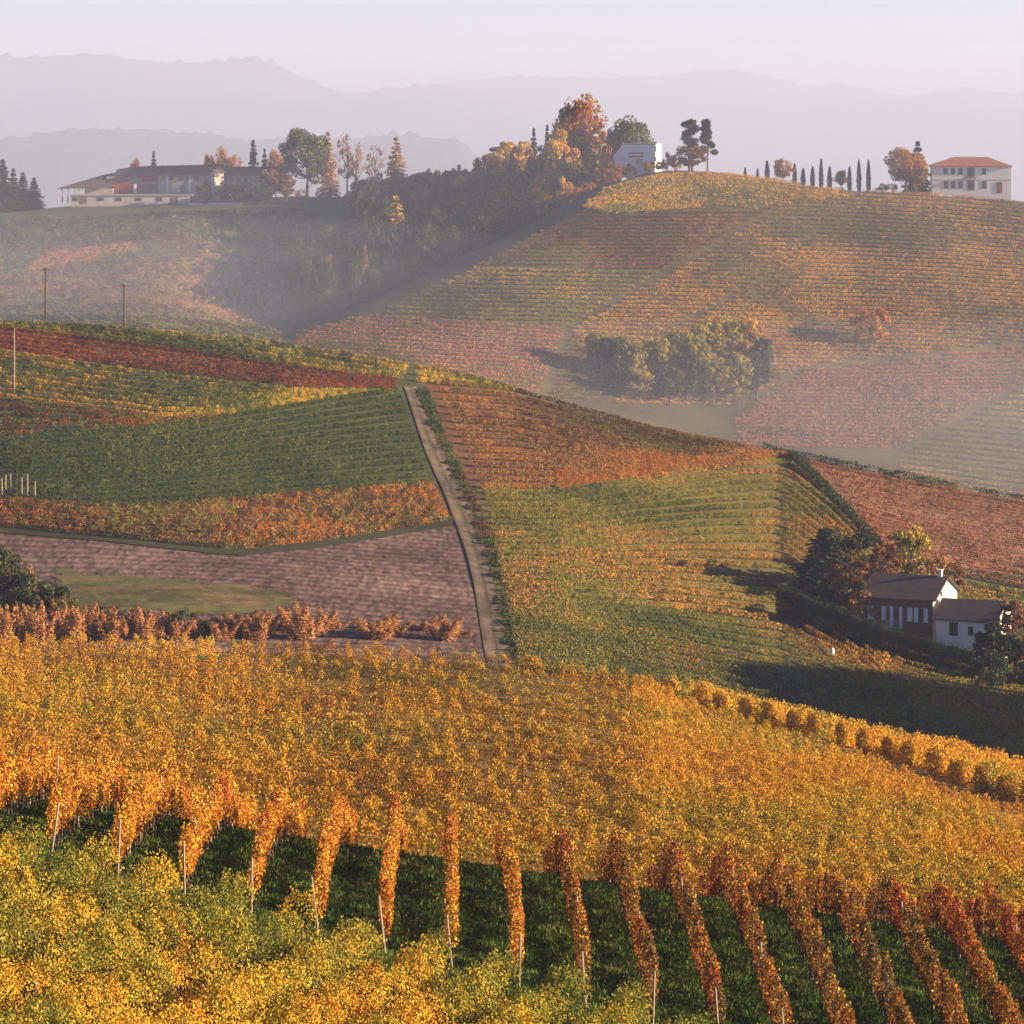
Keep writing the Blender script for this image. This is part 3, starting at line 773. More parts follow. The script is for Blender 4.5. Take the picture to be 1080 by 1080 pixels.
# dark green row along the right-hand crest, and the one down the hill beside the salmon field
def hedge_line(name, label, cat, pts, h0, h1, w, size, dens, pal, seed, **kw):
    g = np.random.default_rng(seed)
    v, f, c = row_foliage(pts, h0, h1, w, size, dens, pal, g, seed=seed, **kw)
    o = mesh_np(name, v, f, M['leaf'], col=c); return tag(o, label, cat)
xs = np.arange(805, 1160, 6.0)
hedge_line('vine_row', 'green vine row on the skyline of the middle hill, right side', 'vine row', P('mid', xs, np.interp(xs, COLS, mid_py) + 1), 0.1, 1.5, 1.0, 0.26, 120, [(DGRN, .25), (GRN, .3), (OLV, .25), (LIM, .2)], 51, gaps=.12, plant=2.0)
xs = np.linspace(0, 1, 60)
hedge_line('hedge', 'low weedy bank added to shade the right side of the farm track', 'hedge', P('mid', smooth(np.interp(xs, ti, ta[:, 0] + ta[:, 2] + 4), 3), smooth(np.interp(xs, ti, ta[:, 1]), 3)), 0.0, 0.5, 2.4, 0.28, 120, [(DGRN, .4), (GRN, .2), (BRN, .4)], 53, gaps=.3, plant=3.0, hvar=.4, fleck=2.5)  # bank added for the strip of shadow beside the track
xs = np.linspace(836, 925, 26)
hedge_line('hedge', 'thin dark hedge running downhill beside the salmon vines', 'hedge', P('mid', xs, np.interp(xs, [836, 872, 925], [484, 521, 578])), 0.1, 1.5, 1.8, 0.4, 90, [(DGRN, .6), (BRN, .3), (OLV, .1)], 52, gaps=.15, plant=2.5)

# far hill: hundreds of rows seen as one mass
ST = []
F_E = [(x, float(np.interp(x, COLS, far_py))) for x in range(310, 1200, 10)]
def far(poly, top, bot, n, pal, x0, x1, seed, h1=0.85, dens=30, size=0.34):
    field('', '', 'far', top, bot, n, pal, 0.2, h1, 0.7, size, dens, edges=((x0, x0), (x1, x1)), seed=seed, stuff=ST, poly=poly, umix=0.55, nscale=30, step=5.0, plant=1.5, shoots=0.03, pw=0.5)
PGLD = [(OLV, .15), (YEL, .3), (GLD, .45), (ORG, .1)]
PBRN_SHADE = [(BRN, .45), (RST, .15), (T_OC, .2), (OLV, .2)]
PGRN = [(GRN, .15), (OLV, .35), (LIM, .3), (YEL, .2)]
PMIX = [(OLV, .24), (BRN, .10), (T_OC, .22), (GLD, .30), (YEL, .06), (ORG, .08)]
PPNK = [(BRN, .25), (PNK, .3), (RST, .15), (T_OC, .3)]
E1 = lambda dy: [(x, y + dy) for x, y in F_E]
far([(610, 222), (650, 190), (700, 178), (770, 178), (850, 196), (905, 208), (800, 222), (750, 220), (640, 228)], E1(3), [(x, y + 45) for x, y in F_E], 14, PGLD, 600, 910, 21)
far([(500, 282), (610, 224), (640, 229), (750, 221), (800, 223), (830, 214), (700, 288), (640, 284)], [(500, 205), (830, 205)], [(500, 292), (830, 292)], 22, PBRN_SHADE, 495, 835, 22)  # darker brown leaves carry the shade of a slope turned from the sun
far([(395, 330), (500, 283), (640, 285), (698, 289), (600, 345), (480, 340)], [(390, 278), (700, 285)], [(390, 345), (700, 350)], 15, PGRN, 385, 705, 23)
far([(312, 352), (394, 331), (480, 341), (598, 346), (570, 420), (312, 420)], [(310, 325), (600, 345)], [(310, 400), (600, 415)], 18, [(PNK, .25), (T_OC, .35), (BRN, .2), (OLV, .2)], 308, 605, 24)
far([(705, 290), (820, 222), (840, 196), (906, 203), (880, 232), (800, 300), (700, 350), (640, 420), (575, 425), (605, 346)], [(570, 194), (920, 202)], [(570, 425), (920, 430)], 51, PMIX, 570, 925, 25)
far([(803, 300), (880, 232), (906, 203), (960, 205), (1000, 208), (1080, 215), (1180, 232), (1180, 372), (1080, 362), (850, 388), (780, 430), (650, 425), (705, 352)], [(650, 200), (906, 203), (1000, 208), (1180, 226)], [(650, 425), (1180, 440)], 53, PMIX, 645, 1180, 26)
far([(775, 440), (850, 392), (1080, 366), (1180, 375), (1100, 395), (945, 475), (945, 500), (775, 470)], [(770, 375), (1180, 360)], [(770, 470), (1180, 480)], 26, PPNK, 770, 1180, 27)
far([(950, 480), (1090, 404), (1180, 378), (1180, 560), (950, 520)], [(945, 385), (1180, 380)], [(945, 520), (1180, 560)], 26, [(OLV, .35), (LIM, .3), (YEL, .25), (ORG, .1)], 945, 1180, 28)
def back(layer, poly, top, bot, n, pal, x0, x1, seed):
    field('', '', layer, top, bot, n, pal, 0.2, 1.15, 0.7, 0.45, 20, edges=((x0, x0), (x1, x1)), seed=seed, stuff=ST, poly=poly, umix=0.6, nscale=40, step=6.0, plant=1.5, shoots=0.03)
back('back', [(-100, 236), (180, 226), (330, 224), (345, 235), (318, 262), (308, 340), (250, 350), (-100, 340)], [(-100, 226), (350, 220)], [(-100, 342), (350, 352)], 29, [(DGRN, .18), (OLV, .3), (BRN, .27), (T_OC, .25)], -100, 350, 31)
back('far', [(-100, 318), (200, 325), (262, 338), (300, 352), (300, 366), (-100, 366)], [(-100, 322), (300, 345)], [(-100, 362), (300, 372)], 11, [(DGRN, .2), (OLV, .35), (BRN, .3), (T_OC, .15)], -100, 300, 33)
back('back', [(20, 289), (45, 270), (140, 257), (152, 264), (60, 286)], [(10, 272), (160, 254)], [(10, 294), (160, 268)], 7, [(T_OC, .4), (ORG, .6)], 12, 158, 34)
V = np.concatenate([a[0] for a in ST]); off = np.cumsum([0] + [len(a[0]) for a in ST[:-1]])
F = np.concatenate([a[1] + o_ for a, o_ in zip(ST, off)]); Cc = np.concatenate([a[2] for a in ST])
tag(mesh_np('vineyard', V, F, M['leaf'], col=Cc), 'patchwork of gold, brown and green vineyards covering the far hill', kind='stuff')

# ------------------------------------------------------------------ trees
def tree_proto(style, pal, seed, n=2600, leaf=0.5, nsc=1.0):
    """one tree of height 1: returns trunk mesh, crown mesh (unlinked data)"""
    g = np.random.default_rng(seed); r = random.Random(seed)
    H = 10.0; mb = MB(); P_, N_, S_, U_ = [], [], [], []
    if style in ('round', 'oval', 'open', 'birch', 'shrub'):
        cw, z0_, top = {'round': (0.40, 0.20, 1.0), 'oval': (0.27, 0.14, 1.0), 'open': (0.30, 0.22, 1.0), 'birch': (0.20, 0.10, 1.0), 'shrub': (0.52, 0.04, 1.0)}[style]
        lean = Vector((r.uniform(-.04, .04), r.uniform(-.04, .04), 0)) * H
        pts = [Vector((0, 0, -0.4))] + [lean * (k / 5) + Vector((r.uniform(-.1, .1), r.uniform(-.1, .1), H * 0.72 * k / 5)) for k in range(1, 6)]
        tr = 0.028 * H if style != 'shrub' else 0.016 * H
        mb.path(pts, [tr, tr * .8, tr * .65, tr * .5, tr * .33, tr * .15], 8)
        nc = {'round': 54, 'oval': 46, 'open': 24, 'birch': 26, 'shrub': 26}[style]
        cz = (z0_ + top) / 2; ch = (top - z0_) / 2
        for q in range(nc):
            while True:
                d = np.array([r.uniform(-1, 1), r.uniform(-1, 1), r.uniform(-1, 1)])
                if 0.25 < np.dot(d, d) < 1: break
            wz = 1.0 if style != 'birch' else (1.0 - 0.35 * max(0, d[2]))
            c = np.array([d[0] * cw * wz, d[1] * cw * wz, cz + d[2] * ch * 0.86]) * H
            cr = H * cw * r.uniform(0.15, 0.36)
            base = Vector(pts[min(5, 1 + int(4 * max(0, min(.99, (c[2] / H - .1)))))])
            midp = base.lerp(Vector(c), 0.5) + Vector((0, 0, -0.03 * H))
            mb.path([base, midp, Vector(c)], [tr * .38, tr * .22, tr * .08], 5)
            k = int(n / nc * r.uniform(.7, 1.3) * (0.55 if style == 'open' else 1))
            e = g.normal(size=(k, 3)); e /= np.linalg.norm(e, axis=1)[:, None]
            rad = cr * g.uniform(0.55, 1.1, k) ** 0.6
            p = c + e * rad[:, None] * np.array([1.05, 1.05, 0.85])
            P_.append(p); nr = e * 0.8 + g.normal(0, .5, (k, 3)) + np.array([0, 0, .3]); N_.append(nr)
            S_.append(leaf * g.uniform(.6, 1.3, k)); U_.append(np.clip(0.6 * g.random() + 0.4 * g.random(k), 0, 1))
    elif style in ('spruce', 'larch'):
        mb.path([Vector((0, 0, -0.4)), Vector((0.03, 0, H * .5)), Vector((0, 0, H * .99))], [0.02 * H, 0.012 * H, 0.003 * H], 7)
        tiers = 20
        for q in range(tiers):
            tt_ = (q + r.uniform(0, .6)) / tiers; z = H * (0.07 + 0.93 * tt_)
            R = H * (0.20 if style == 'spruce' else 0.19) * (1 - tt_) ** 0.85 * r.uniform(.8, 1.15) + 0.10
            nb_ = max(4, int(9 * (1 - tt_) + 4)); a0 = r.uniform(0, 6.28)
            for b in range(nb_):
                a = a0 + 6.283 * b / nb_ + r.uniform(-.25, .25); R2 = R * r.uniform(.72, 1.15)
                tip = Vector((math.cos(a) * R2, math.sin(a) * R2, z - R2 * r.uniform(.15, .45)))
                mb.tube((0, 0, z), tip, 0.035 * (1 - tt_) + 0.012, 0.008, 4)
                k = max(5, int(n / (tiers * 8) * (1.2 - tt_ * .6) * (0.6 if style == 'larch' else 1)))
                u = g.uniform(0.12, 1.04, k)
                p = np.stack([tip.x * u, tip.y * u, z + (tip.z - z) * u ** 1.3], -1)
                wdt = 0.12 * R2 * (1.2 - u) + 0.05 * R2
                p += g.normal(0, 1, (k, 3)) * np.stack([wdt, wdt, wdt * .5], -1); p[:, 2] -= 0.02 * H * g.random(k)
                P_.append(p); N_.append(np.array([math.cos(a) * .4, math.sin(a) * .4, .7]) + g.normal(0, .5, (k, 3)))
                S_.append(leaf * g.uniform(.6, 1.2, k)); U_.append(np.clip(0.5 * g.random() + 0.5 * g.random(k), 0, 1))
    elif style == 'sapling':
        for q in range(9):
            a = r.uniform(0, 6.283); R0 = r.uniform(0, .08) * H; R1 = r.uniform(.05, .26) * H; hh = H * r.uniform(.62, 1.0)
            b0 = Vector((math.cos(a) * R0, math.sin(a) * R0, -.3)); b1 = Vector((math.cos(a) * R1, math.sin(a) * R1, hh))
            mb.path([b0, b0.lerp(b1, .5) + Vector((r.uniform(-.15, .15), r.uniform(-.15, .15), 0)), b1], [.11, .07, .02], 5)
            k = n // 9; u = g.uniform(.06, 1.0, k) ** .85; sp = (1.02 - u) ** .7 * .085 * H + .05
            p = np.array(b0)[None] * (1 - u[:, None]) + np.array(b1)[None] * u[:, None]
            an = g.uniform(0, 6.283, k); rr = sp * g.uniform(.3, 1.1, k); p[:, 0] += np.cos(an) * rr; p[:, 1] += np.sin(an) * rr
            P_.append(p); N_.append(np.stack([np.cos(an), np.sin(an), np.full(k, .5)], -1) + g.normal(0, .5, (k, 3)))
            S_.append(leaf * g.uniform(.6, 1.2, k)); U_.append(np.clip(.6 * g.random() + .4 * g.random(k), 0, 1))
    elif style == 'cypress':
        mb.path([Vector((0, 0, -0.4)), Vector((0, 0, H * .9))], [0.016 * H, 0.004 * H], 6)
        t = g.random(n) ** 0.9; a = g.uniform(0, 6.283, n)
        R = 0.075 * H * np.sin(np.clip(t * .96 + .04, 0, 1) ** .75 * math.pi) ** .6 * g.uniform(.7, 1.1, n) * (1 + .25 * (vnoise(t * 14, a * 1.5, seed) - .5))
        P_.append(np.stack([np.cos(a) * R, np.sin(a) * R, H * (.03 + .97 * t)], -1))
        N_.append(np.stack([np.cos(a), np.sin(a), np.full(n, .5)], -1) + g.normal(0, .4, (n, 3))); S_.append(leaf * g.uniform(.6, 1.2, n)); U_.append(g.random(n))
    elif style == 'pine':   # tall bare stem, flat clumps towards the top
        pts = [Vector((0, 0, -0.4)), Vector((.15, 0, H * .4)), Vector((.05, .1, H * .75)), Vector((.2, 0, H * .95))]
        mb.path(pts, [0.022 * H, 0.017 * H, 0.011 * H, 0.004 * H], 7)
        for q in range(15):
            tt_ = 0.38 + 0.60 * (q + .5) / 15; a = r.uniform(0, 6.283); R = H * .17 * (1.25 - tt_) * r.uniform(.5, 1.3)
            c = np.array([math.cos(a) * R, math.sin(a) * R, H * tt_]); cr = H * r.uniform(.055, .10)
            mb.tube((0.1, 0, H * (tt_ - .04)), tuple(c), 0.05, 0.02, 5); k = n // 15
            e = g.normal(size=(k, 3)); e /= np.linalg.norm(e, axis=1)[:, None]
            P_.append(c + e * (cr * g.uniform(.5, 1.1, k))[:, None] * np.array([1.25, 1.25, .7])); N_.append(e + g.normal(0, .5, (k, 3)) + np.array([0, 0, .4]))
            S_.append(leaf * g.uniform(.6, 1.2, k)); U_.append(np.clip(.5 * g.random() + .5 * g.random(k), 0, 1))
    p = np.concatenate(P_); nr = np.concatenate(N_); nr /= np.linalg.norm(nr, axis=1)[:, None] + 1e-9
    sz = np.concatenate(S_); u = np.concatenate(U_)
    p[:, 2] = np.maximum(p[:, 2], 0.15)
    v, f = leaf_verts(p, nr, sz, g); col = pick(pal, u, g, 0.22)
    o = mesh_np('crown', v / H, f, M['needle' if style in ('spruce', 'cypress', 'pine') else 'leaf'], col=col, link=False); crown = o.data; bpy.data.objects.remove(o)
    mb.v = [(a / H, b / H, c / H) for a, b, c in mb.v]
    o = mb.build('trunk', M['bark'], smooth_=True); trunk = o.data; bpy.data.objects.remove(o)
    wid = np.percentile(np.abs(v[:, 0]), 96) * 2 / H
    return trunk, crown, wid

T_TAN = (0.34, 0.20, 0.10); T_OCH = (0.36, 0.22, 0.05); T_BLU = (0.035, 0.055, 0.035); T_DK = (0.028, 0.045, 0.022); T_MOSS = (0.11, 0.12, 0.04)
PROTO = {}
def protos(kind, style, pal, k=1, n=2600, leaf=0.5):
    PROTO[kind] = [tree_proto(style, pal, abs(hash_(kind)) + q, n, leaf) for q in range(k)]
def hash_(t):
    h = 7
    for ch in t: h = (h * 31 + ord(ch)) % 99991
    return h
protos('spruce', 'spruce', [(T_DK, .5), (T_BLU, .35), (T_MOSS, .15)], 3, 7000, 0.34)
protos('tan_larch', 'larch', [(T_TAN, .4), (T_OCH, .3), (ORG, .2), (T_MOSS, .1)], 2, 3600, 0.36)
protos('gold_larch', 'larch', [(T_OCH, .35), (YEL, .3), (GLD, .25), (T_MOSS, .1)], 2, 3600, 0.38)
protos('green_round', 'round', [(T_MOSS, .35), (GRN, .3), (OLV, .2), (T_DK, .15)], 2, 6500, 0.34)
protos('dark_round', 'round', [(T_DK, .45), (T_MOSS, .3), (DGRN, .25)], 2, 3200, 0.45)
protos('orange_round', 'round', [(ORG, .4), (T_OCH, .3), (RST, .15), (T_TAN, .15)], 2, 6500, 0.34)
protos('gold_oval', 'oval', [(T_OCH, .3), (YEL, .2), (GLD, .3), (OLV, .2)], 2, 5200, 0.34)
protos('brown_oval', 'oval', [(BRN, .35), (RST, .25), (T_MOSS, .25), (T_TAN, .15)], 2, 2800, 0.42)
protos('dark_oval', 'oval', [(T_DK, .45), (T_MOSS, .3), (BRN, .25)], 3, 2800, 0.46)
protos('bare', 'open', [(T_TAN, .6), (BRN, .3), (T_OCH, .1)], 2, 1100, 0.36)
protos('lime_oval', 'oval', [(OLV, .3), (LIM, .4), (YEL, .3)], 2, 3000, 0.42)
protos('orange_shrub', 'sapling', [((0.52, 0.27, 0.13), .45), ((0.52, 0.25, 0.07), .3), (T_TAN, .25)], 5, 2400, 0.34)
protos('tan_shrub', 'shrub', [(T_TAN, .5), (T_OCH, .3), (ORG, .2)], 2, 2000, 0.6)
protos('orange_bush', 'shrub', [(ORG, .5), (T_OCH, .3), (RST, .2)], 2, 2000, 0.6)
protos('dark_bush', 'shrub', [(T_DK, .5), (DGRN, .3), (BRN, .2)], 3, 2000, 0.6)
protos('cypress', 'cypress', [(T_DK, .6), (T_BLU, .3), (T_MOSS, .1)], 2, 900, 0.5)
protos('thuja', 'oval', [(T_DK, .6), (DGRN, .4)], 1, 3000, 0.5)
protos('pine', 'pine', [(T_DK, .5), (T_BLU, .3), (BRN, .2)], 2, 2400, 0.5)

OBJN = {'spruce': 'spruce_tree', 'tan_larch': 'larch_tree', 'gold_larch': 'larch_tree', 'cypress': 'cypress_tree', 'pine': 'pine_tree',
        'orange_shrub': 'young_tree', 'tan_shrub': 'shrub', 'orange_bush': 'shrub', 'dark_bush': 'shrub', 'thuja': 'thuja_tree', 'bare': 'bare_tree'}
tr_rng = random.Random(5)
def tree(kind, px, Y, pytop, wpx, label, group=None, pybase=None):
    """tree standing on the ground at photo column px and depth Y, its top at photo row pytop"""
    t_, c_, wid = tr_rng.choice(PROTO[kind])
    x = (px - 540) * K * Y; z = float(hz(px, Y))
    h = -(pytop - HZ) * K * Y - z
    if h < 0.6: h = 0.6
    w = wpx * K * Y / wid
    nm = OBJN.get(kind, 'autumn_tree' if kind not in ('green_round', 'dark_round', 'dark_oval') else 'broadleaf_tree')
    root = empty(nm, (x, Y, z - 0.1), tr_rng.uniform(0, 6.28))
    root.scale = (w, w, h)
    child('trunk', t_, root, (0, 0, 0)); child('crown', c_, root, (0, 0, 0))
    tag(root, label, 'shrub' if nm == 'shrub' else 'tree', group); return root
def tree_on(layer, kind, px, pybase, hpx, wpx, label, group=None, back=0.0):
    Y = float(inv(layer, [px], [pybase])[0]) + back
    return tree(kind, px, Y, pybase - hpx, wpx, label, group)

# --- around the old farm on the left hilltop
for px, yt, w in ((3, 166, 22), (14, 176, 18), (24, 180, 18), (36, 186, 18), (-12, 172, 22)):
    tree('spruce', px, 1105 + px * .3, yt, w, 'dark spruce in the clump on the hilltop at the left edge', 'spruces at the left edge')
tree('orange_round', 142, 1150, 166, 14, 'small orange tree peeping over the left end of the farm roof')
tree('spruce', 162, 1152, 157, 11, 'small dark spruce peeping over the middle of the farm roof')
tree('orange_bush', 174, 1150, 170, 12, 'reddish bush peeping over the farm roof beside the small spruce')
for k, (px, yt, w) in enumerate(((221, 160, 13), (234, 154, 15), (248, 163, 17))):
    tree('orange_round', px, 1155, yt, w, ['left', 'tallest middle', 'right'][k] + ' of three pale orange trees behind the farm roof')
tree('spruce', 267, 1120, 145, 16, 'dark pointed spruce, taller of the two behind the long barn')
tree('spruce', 279, 1120, 155, 13, 'dark pointed spruce, shorter of the two behind the long barn')
tree('orange_round', 291, 1125, 157, 18, 'small orange tree between the dark spruces and the big green tree')
tree('green_round', 324, 1112, 133, 48, 'big green broadleaf tree right of the old farm')
tree('tan_larch', 346, 1108, 136, 20, 'tan conical tree touching the big green tree')
tree('brown_oval', 302, 1104, 178, 18, 'brown tree covering the right end of the long barn')
tree('brown_oval', 286, 1104, 174, 22, 'brown leafy shrub tree at the right end of the farm')
tree('bare', 366, 1118, 138, 22, 'thin tan half bare tree, left of the bare pair')
tree('bare', 376, 1114, 142, 18, 'thin tan half bare tree, right of the bare pair')
tree('bare', 396, 1116, 150, 22, 'low tan tree beside the pale conical larch')
tree('tan_larch', 418, 1118, 142, 24, 'pale tan conical larch standing above the dark wood')
for px, yt, w in ((216, 190, 18), (252, 190, 22), (264, 188, 26), (236, 196, 16), (276, 194, 20), (240, 192, 16)):
    tree('dark_bush', px, 1098, yt, w, 'dark bush in front of the long barn by the farm', 'dark bushes in front of the barn')
tree('tan_shrub', 318, 1096, 199, 12, 'small tan shrub under the big green tree')
# --- the wood in the gully between the two far hills
g = np.random.default_rng(77)
WTOP = [(312, 255), (335, 240), (365, 232), (380, 186), (400, 189), (427, 184), (463, 180), (493, 175), (520, 172), (545, 158), (575, 148), (600, 160), (640, 175)]
def wood_top(px): return curve_y(WTOP, px)
spots = []
for rowY in np.arange(925, 1126, 13.0):
    for px in np.arange(308, 650, 11.5):
        q = px + g.uniform(-5, 5); Y = rowY + g.uniform(-5, 5)
        Yf = float(np.interp(q, COLS, Y_fc))
        if Y < Yf + 26: continue
        pyb = HZ - float(hz(q, Y)) / (K * Y)
        lim = 205 if q > 372 else float(np.interp(q, [308, 372], [262, 232]))
        if pyb < lim - 3: continue
        if q > 600 and Y > 1075: continue
        spots.append((q, Y, pyb))
spots = sorted(spots, key=lambda s_: -s_[1])
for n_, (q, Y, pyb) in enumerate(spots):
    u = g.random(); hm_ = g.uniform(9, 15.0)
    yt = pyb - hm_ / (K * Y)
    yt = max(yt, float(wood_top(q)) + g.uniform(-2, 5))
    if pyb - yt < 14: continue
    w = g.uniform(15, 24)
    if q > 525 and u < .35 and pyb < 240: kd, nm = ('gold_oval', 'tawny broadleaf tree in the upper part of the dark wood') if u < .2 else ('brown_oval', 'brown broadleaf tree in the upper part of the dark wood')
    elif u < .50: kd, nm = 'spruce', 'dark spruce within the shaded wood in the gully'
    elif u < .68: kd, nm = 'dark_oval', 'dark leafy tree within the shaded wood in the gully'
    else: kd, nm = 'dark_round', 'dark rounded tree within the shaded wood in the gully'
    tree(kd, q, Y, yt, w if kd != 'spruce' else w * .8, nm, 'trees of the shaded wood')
for px, Y, yt, w, kd in ((470, 1085, 178, 18, 'spruce'), (484, 1080, 172, 16, 'spruce'), (503, 1078, 165, 18, 'spruce'), (515, 1095, 158, 26, 'brown_oval'), (540, 1062, 158, 20, 'spruce'), (552, 1085, 145, 22, 'gold_oval'),
                          (570, 1058, 150, 26, 'brown_oval'), (558, 1048, 165, 20, 'spruce'), (582, 1040, 160, 18, 'tan_larch'), (528, 1052, 176, 18, 'tan_larch'), (500, 1046, 192, 18, 'spruce'), (575, 1030, 176, 24, 'orange_round'), (440, 1078, 182, 16, 'spruce'), (452, 1088, 176, 14, 'tan_larch')):
    tree(kd, px, Y, yt, w, {'spruce': 'tall dark spruce standing out along the top of the wood', 'brown_oval': 'brown tree climbing the wood towards the hilltop', 'gold_oval': 'tawny tree high in the wood left of the giant orange tree',
         'tan_larch': 'tan larch among the dark spruces of the wood', 'orange_round': 'orange tree at the upper edge of the wood below the golden tree'}[kd], None if kd in ('gold_oval', 'orange_round') else 'standout trees of the wood')
def in_wood(kind, px, pyb, yt, w, lab):
    tree(kind, px, float(inv('back', [px], [pyb])[0]) - 17, yt, w, lab)
in_wood('gold_larch', 418, 262, 204, 30, 'golden larch glowing in front of the dark wood')
in_wood('gold_larch', 490, 244, 209, 18, 'smaller golden larch in the middle of the dark wood')
in_wood('tan_larch', 385, 306, 256, 14, 'faint tan tree low in the dark wood')
in_wood('brown_oval', 345, 310, 262, 22, 'brown tree at the low left end of the dark wood')
in_wood('dark_round', 330, 318, 268, 34, 'dark rounded tree at the lowest end of the wood')
tree('gold_oval', 531, 1110, 146, 30, 'tawny round tree rising at the top of the wood')
tree('spruce', 563, 1090, 132, 13, 'thin dark spruce spire left of the golden tree, left one')
tree('spruce', 577, 1085, 129, 12, 'thin dark spruce spire nearest the golden tree')
tree('gold_oval', 590, 1040, 132, 34, 'bright golden tree below the giant orange tree')
tree('gold_oval', 548, 1075, 150, 24, 'tawny tree between the wood and the spruce spires')
tree('orange_round', 613, 1052, 100, 52, 'giant orange round tree, tallest on the skyline')
tree('dark_round', 600, 1056, 112, 32, 'grey green tree merged into the left of the giant orange tree')
# --- around the modern white house
tree('green_round', 668, 1045, 122, 40, 'broad grey green tree behind the white modern house')
tree('dark_round', 648, 1045, 132, 20, 'small dark tree left behind the white modern house')
for k, (px, Y, yt, w) in enumerate(((631, 1025, 153, 18), (642, 1012, 148, 13), (634, 1002, 174, 16), (645, 1002, 176, 16), (655, 1003, 172, 15), (606, 985, 196, 16), (620, 990, 190, 14))):
    tree('orange_bush', px, Y, yt, w, ['orange bush left of the white house', 'yellow orange bush touching the white house corner', 'orange bush low left of the white house', 'orange bush below the left corner of the white house',
         'orange bush under the front of the white house', 'small orange bush at the edge of the wood', 'small russet bush above the edge of the wood'][k])
tree('dark_bush', 664, 1003, 172, 14, 'dark bush under the white modern house')
tree('dark_bush', 622, 1020, 168, 26, 'dark bush mass between the golden tree and the white house')
tree('tan_shrub', 703, 1012, 160, 12, 'tan shrub right of the white modern house')
tree('orange_bush', 684, 1004, 169, 13, 'orange bush under the right corner of the white modern house')
tree('dark_bush', 695, 1005, 168, 13, 'dark bush beside the right corner of the white modern house')
tree('tan_shrub', 712, 1012, 163, 14, 'low tan shrub between the white house and the pines')
tree('pine', 727, 1010, 126, 20, 'left of two dark umbrella pines on the hilltop')
tree('pine', 746, 1012, 126, 16, 'right of two dark umbrella pines, leaning outward on the hilltop')
tree('brown_oval', 730, 1006, 150, 30, 'brown bushy tree at the foot of the two pines')
# --- cypress line and villa trees
for k, (px, yt) in enumerate(((786, 176), (799, 177), (809, 169), (838, 172), (847, 177), (857, 175), (866, 167), (875, 175), (896, 175), (906, 168), (916, 168))):
    tree('cypress', px, 1018, yt, 4.5 if k > 1 else 3, f'slim dark cypress in the hilltop line, {ORD[k]} from the left', 'cypresses on the hilltop')
tree('orange_round', 826, 1016, 167, 18, 'round pale orange tree among the cypresses')
tree('orange_round', 887, 1016, 178, 12, 'little round orange tree between two cypresses')
tree('spruce', 968, 1022, 147, 26, 'dark conifer rising behind the tawny tree by the villa')
tree('orange_round', 956, 1010, 155, 42, 'tawny round tree standing left of the villa')
tree('brown_oval', 966, 1006, 168, 20, 'brown tree against the left corner of the villa')
for k, px in enumerate((930, 940)):
    tree('tan_shrub', px, 1008, 193, 13, ['first', 'second'][k] + ' low tan shrub left of the tawny tree by the villa')
# --- clump in the dip of the far hill
CL = [(632, 392, 46, 26, 'lime_oval'), (648, 402, 52, 26, 'dark_oval'), (664, 408, 56, 28, 'lime_oval'), (682, 405, 54, 26, 'lime_oval'), (697, 412, 60, 28, 'lime_oval'),
      (716, 402, 62, 30, 'lime_oval'), (732, 412, 64, 28, 'lime_oval'), (748, 398, 68, 32, 'lime_oval'), (768, 395, 68, 34, 'lime_oval'), (786, 398, 66, 30, 'gold_oval'), (802, 402, 50, 26, 'dark_oval'),
      (724, 424, 56, 28, 'dark_oval'), (752, 426, 52, 28, 'lime_oval'), (776, 424, 56, 28, 'lime_oval'), (706, 428, 46, 26, 'dark_oval'), (674, 424, 42, 26, 'lime_oval'), (798, 422, 44, 24, 'dark_oval'), (655, 416, 38, 24, 'dark_oval')]
for k, (px, pb, h, w, kd) in enumerate(CL):
    lab = {'lime_oval': 'yellow green tree in the clump in the far hill dip', 'dark_oval': 'dark tree in the clump in the far hill dip', 'gold_oval': 'golden tree at the right of the clump in the far dip'}[kd]
    if k == 8: lab = 'brightest yellow tree at the top of the clump in the far dip'
    tree_on('far', kd, px, pb, h, w, lab, None if kd == 'gold_oval' or k == 8 else 'trees of the clump in the dip')
tree_on('far', 'orange_bush', 918, 366, 46, 36, 'lone rust red bush in the far vineyard')
# --- around the white house on the middle hill
tree('spruce', 869, 536, 554, 66, 'big dark spruce left of the white house')
tree('dark_oval', 893, 541, 552, 44, 'tall dark green tree behind the big spruce')
tree('brown_oval', 897, 528, 583, 42, 'brown tree in front of the tall dark tree')
tree('orange_bush', 911, 524, 620, 30, 'orange bush at the left corner of the house')
tree('brown_oval', 932, 546, 566, 44, 'dark brown tree behind the left end of the house roof')
tree('lime_oval', 957, 560, 548, 40, 'yellow tree behind the house roof')
tree('tan_shrub', 986, 556, 584, 36, 'brown bush behind the roof ridge')
tree('brown_oval', 1000, 560, 588, 30, 'dull brown tree behind the gable of the house')
tree('thuja', 1046, 506, 652, 30, 'dark pointed thuja in front of the annex')
tree('brown_oval', 1070, 513, 626, 34, 'russet tree in front of the annex gable')
tree('dark_bush', 1062, 503, 668, 46, 'dark bush under the russet tree')
tree('dark_bush', 1090, 503, 664, 44, 'dark bush at the right edge beside the annex')
tree('dark_bush', 1046, 498, 682, 36, 'low dark bush right of the hedge end')
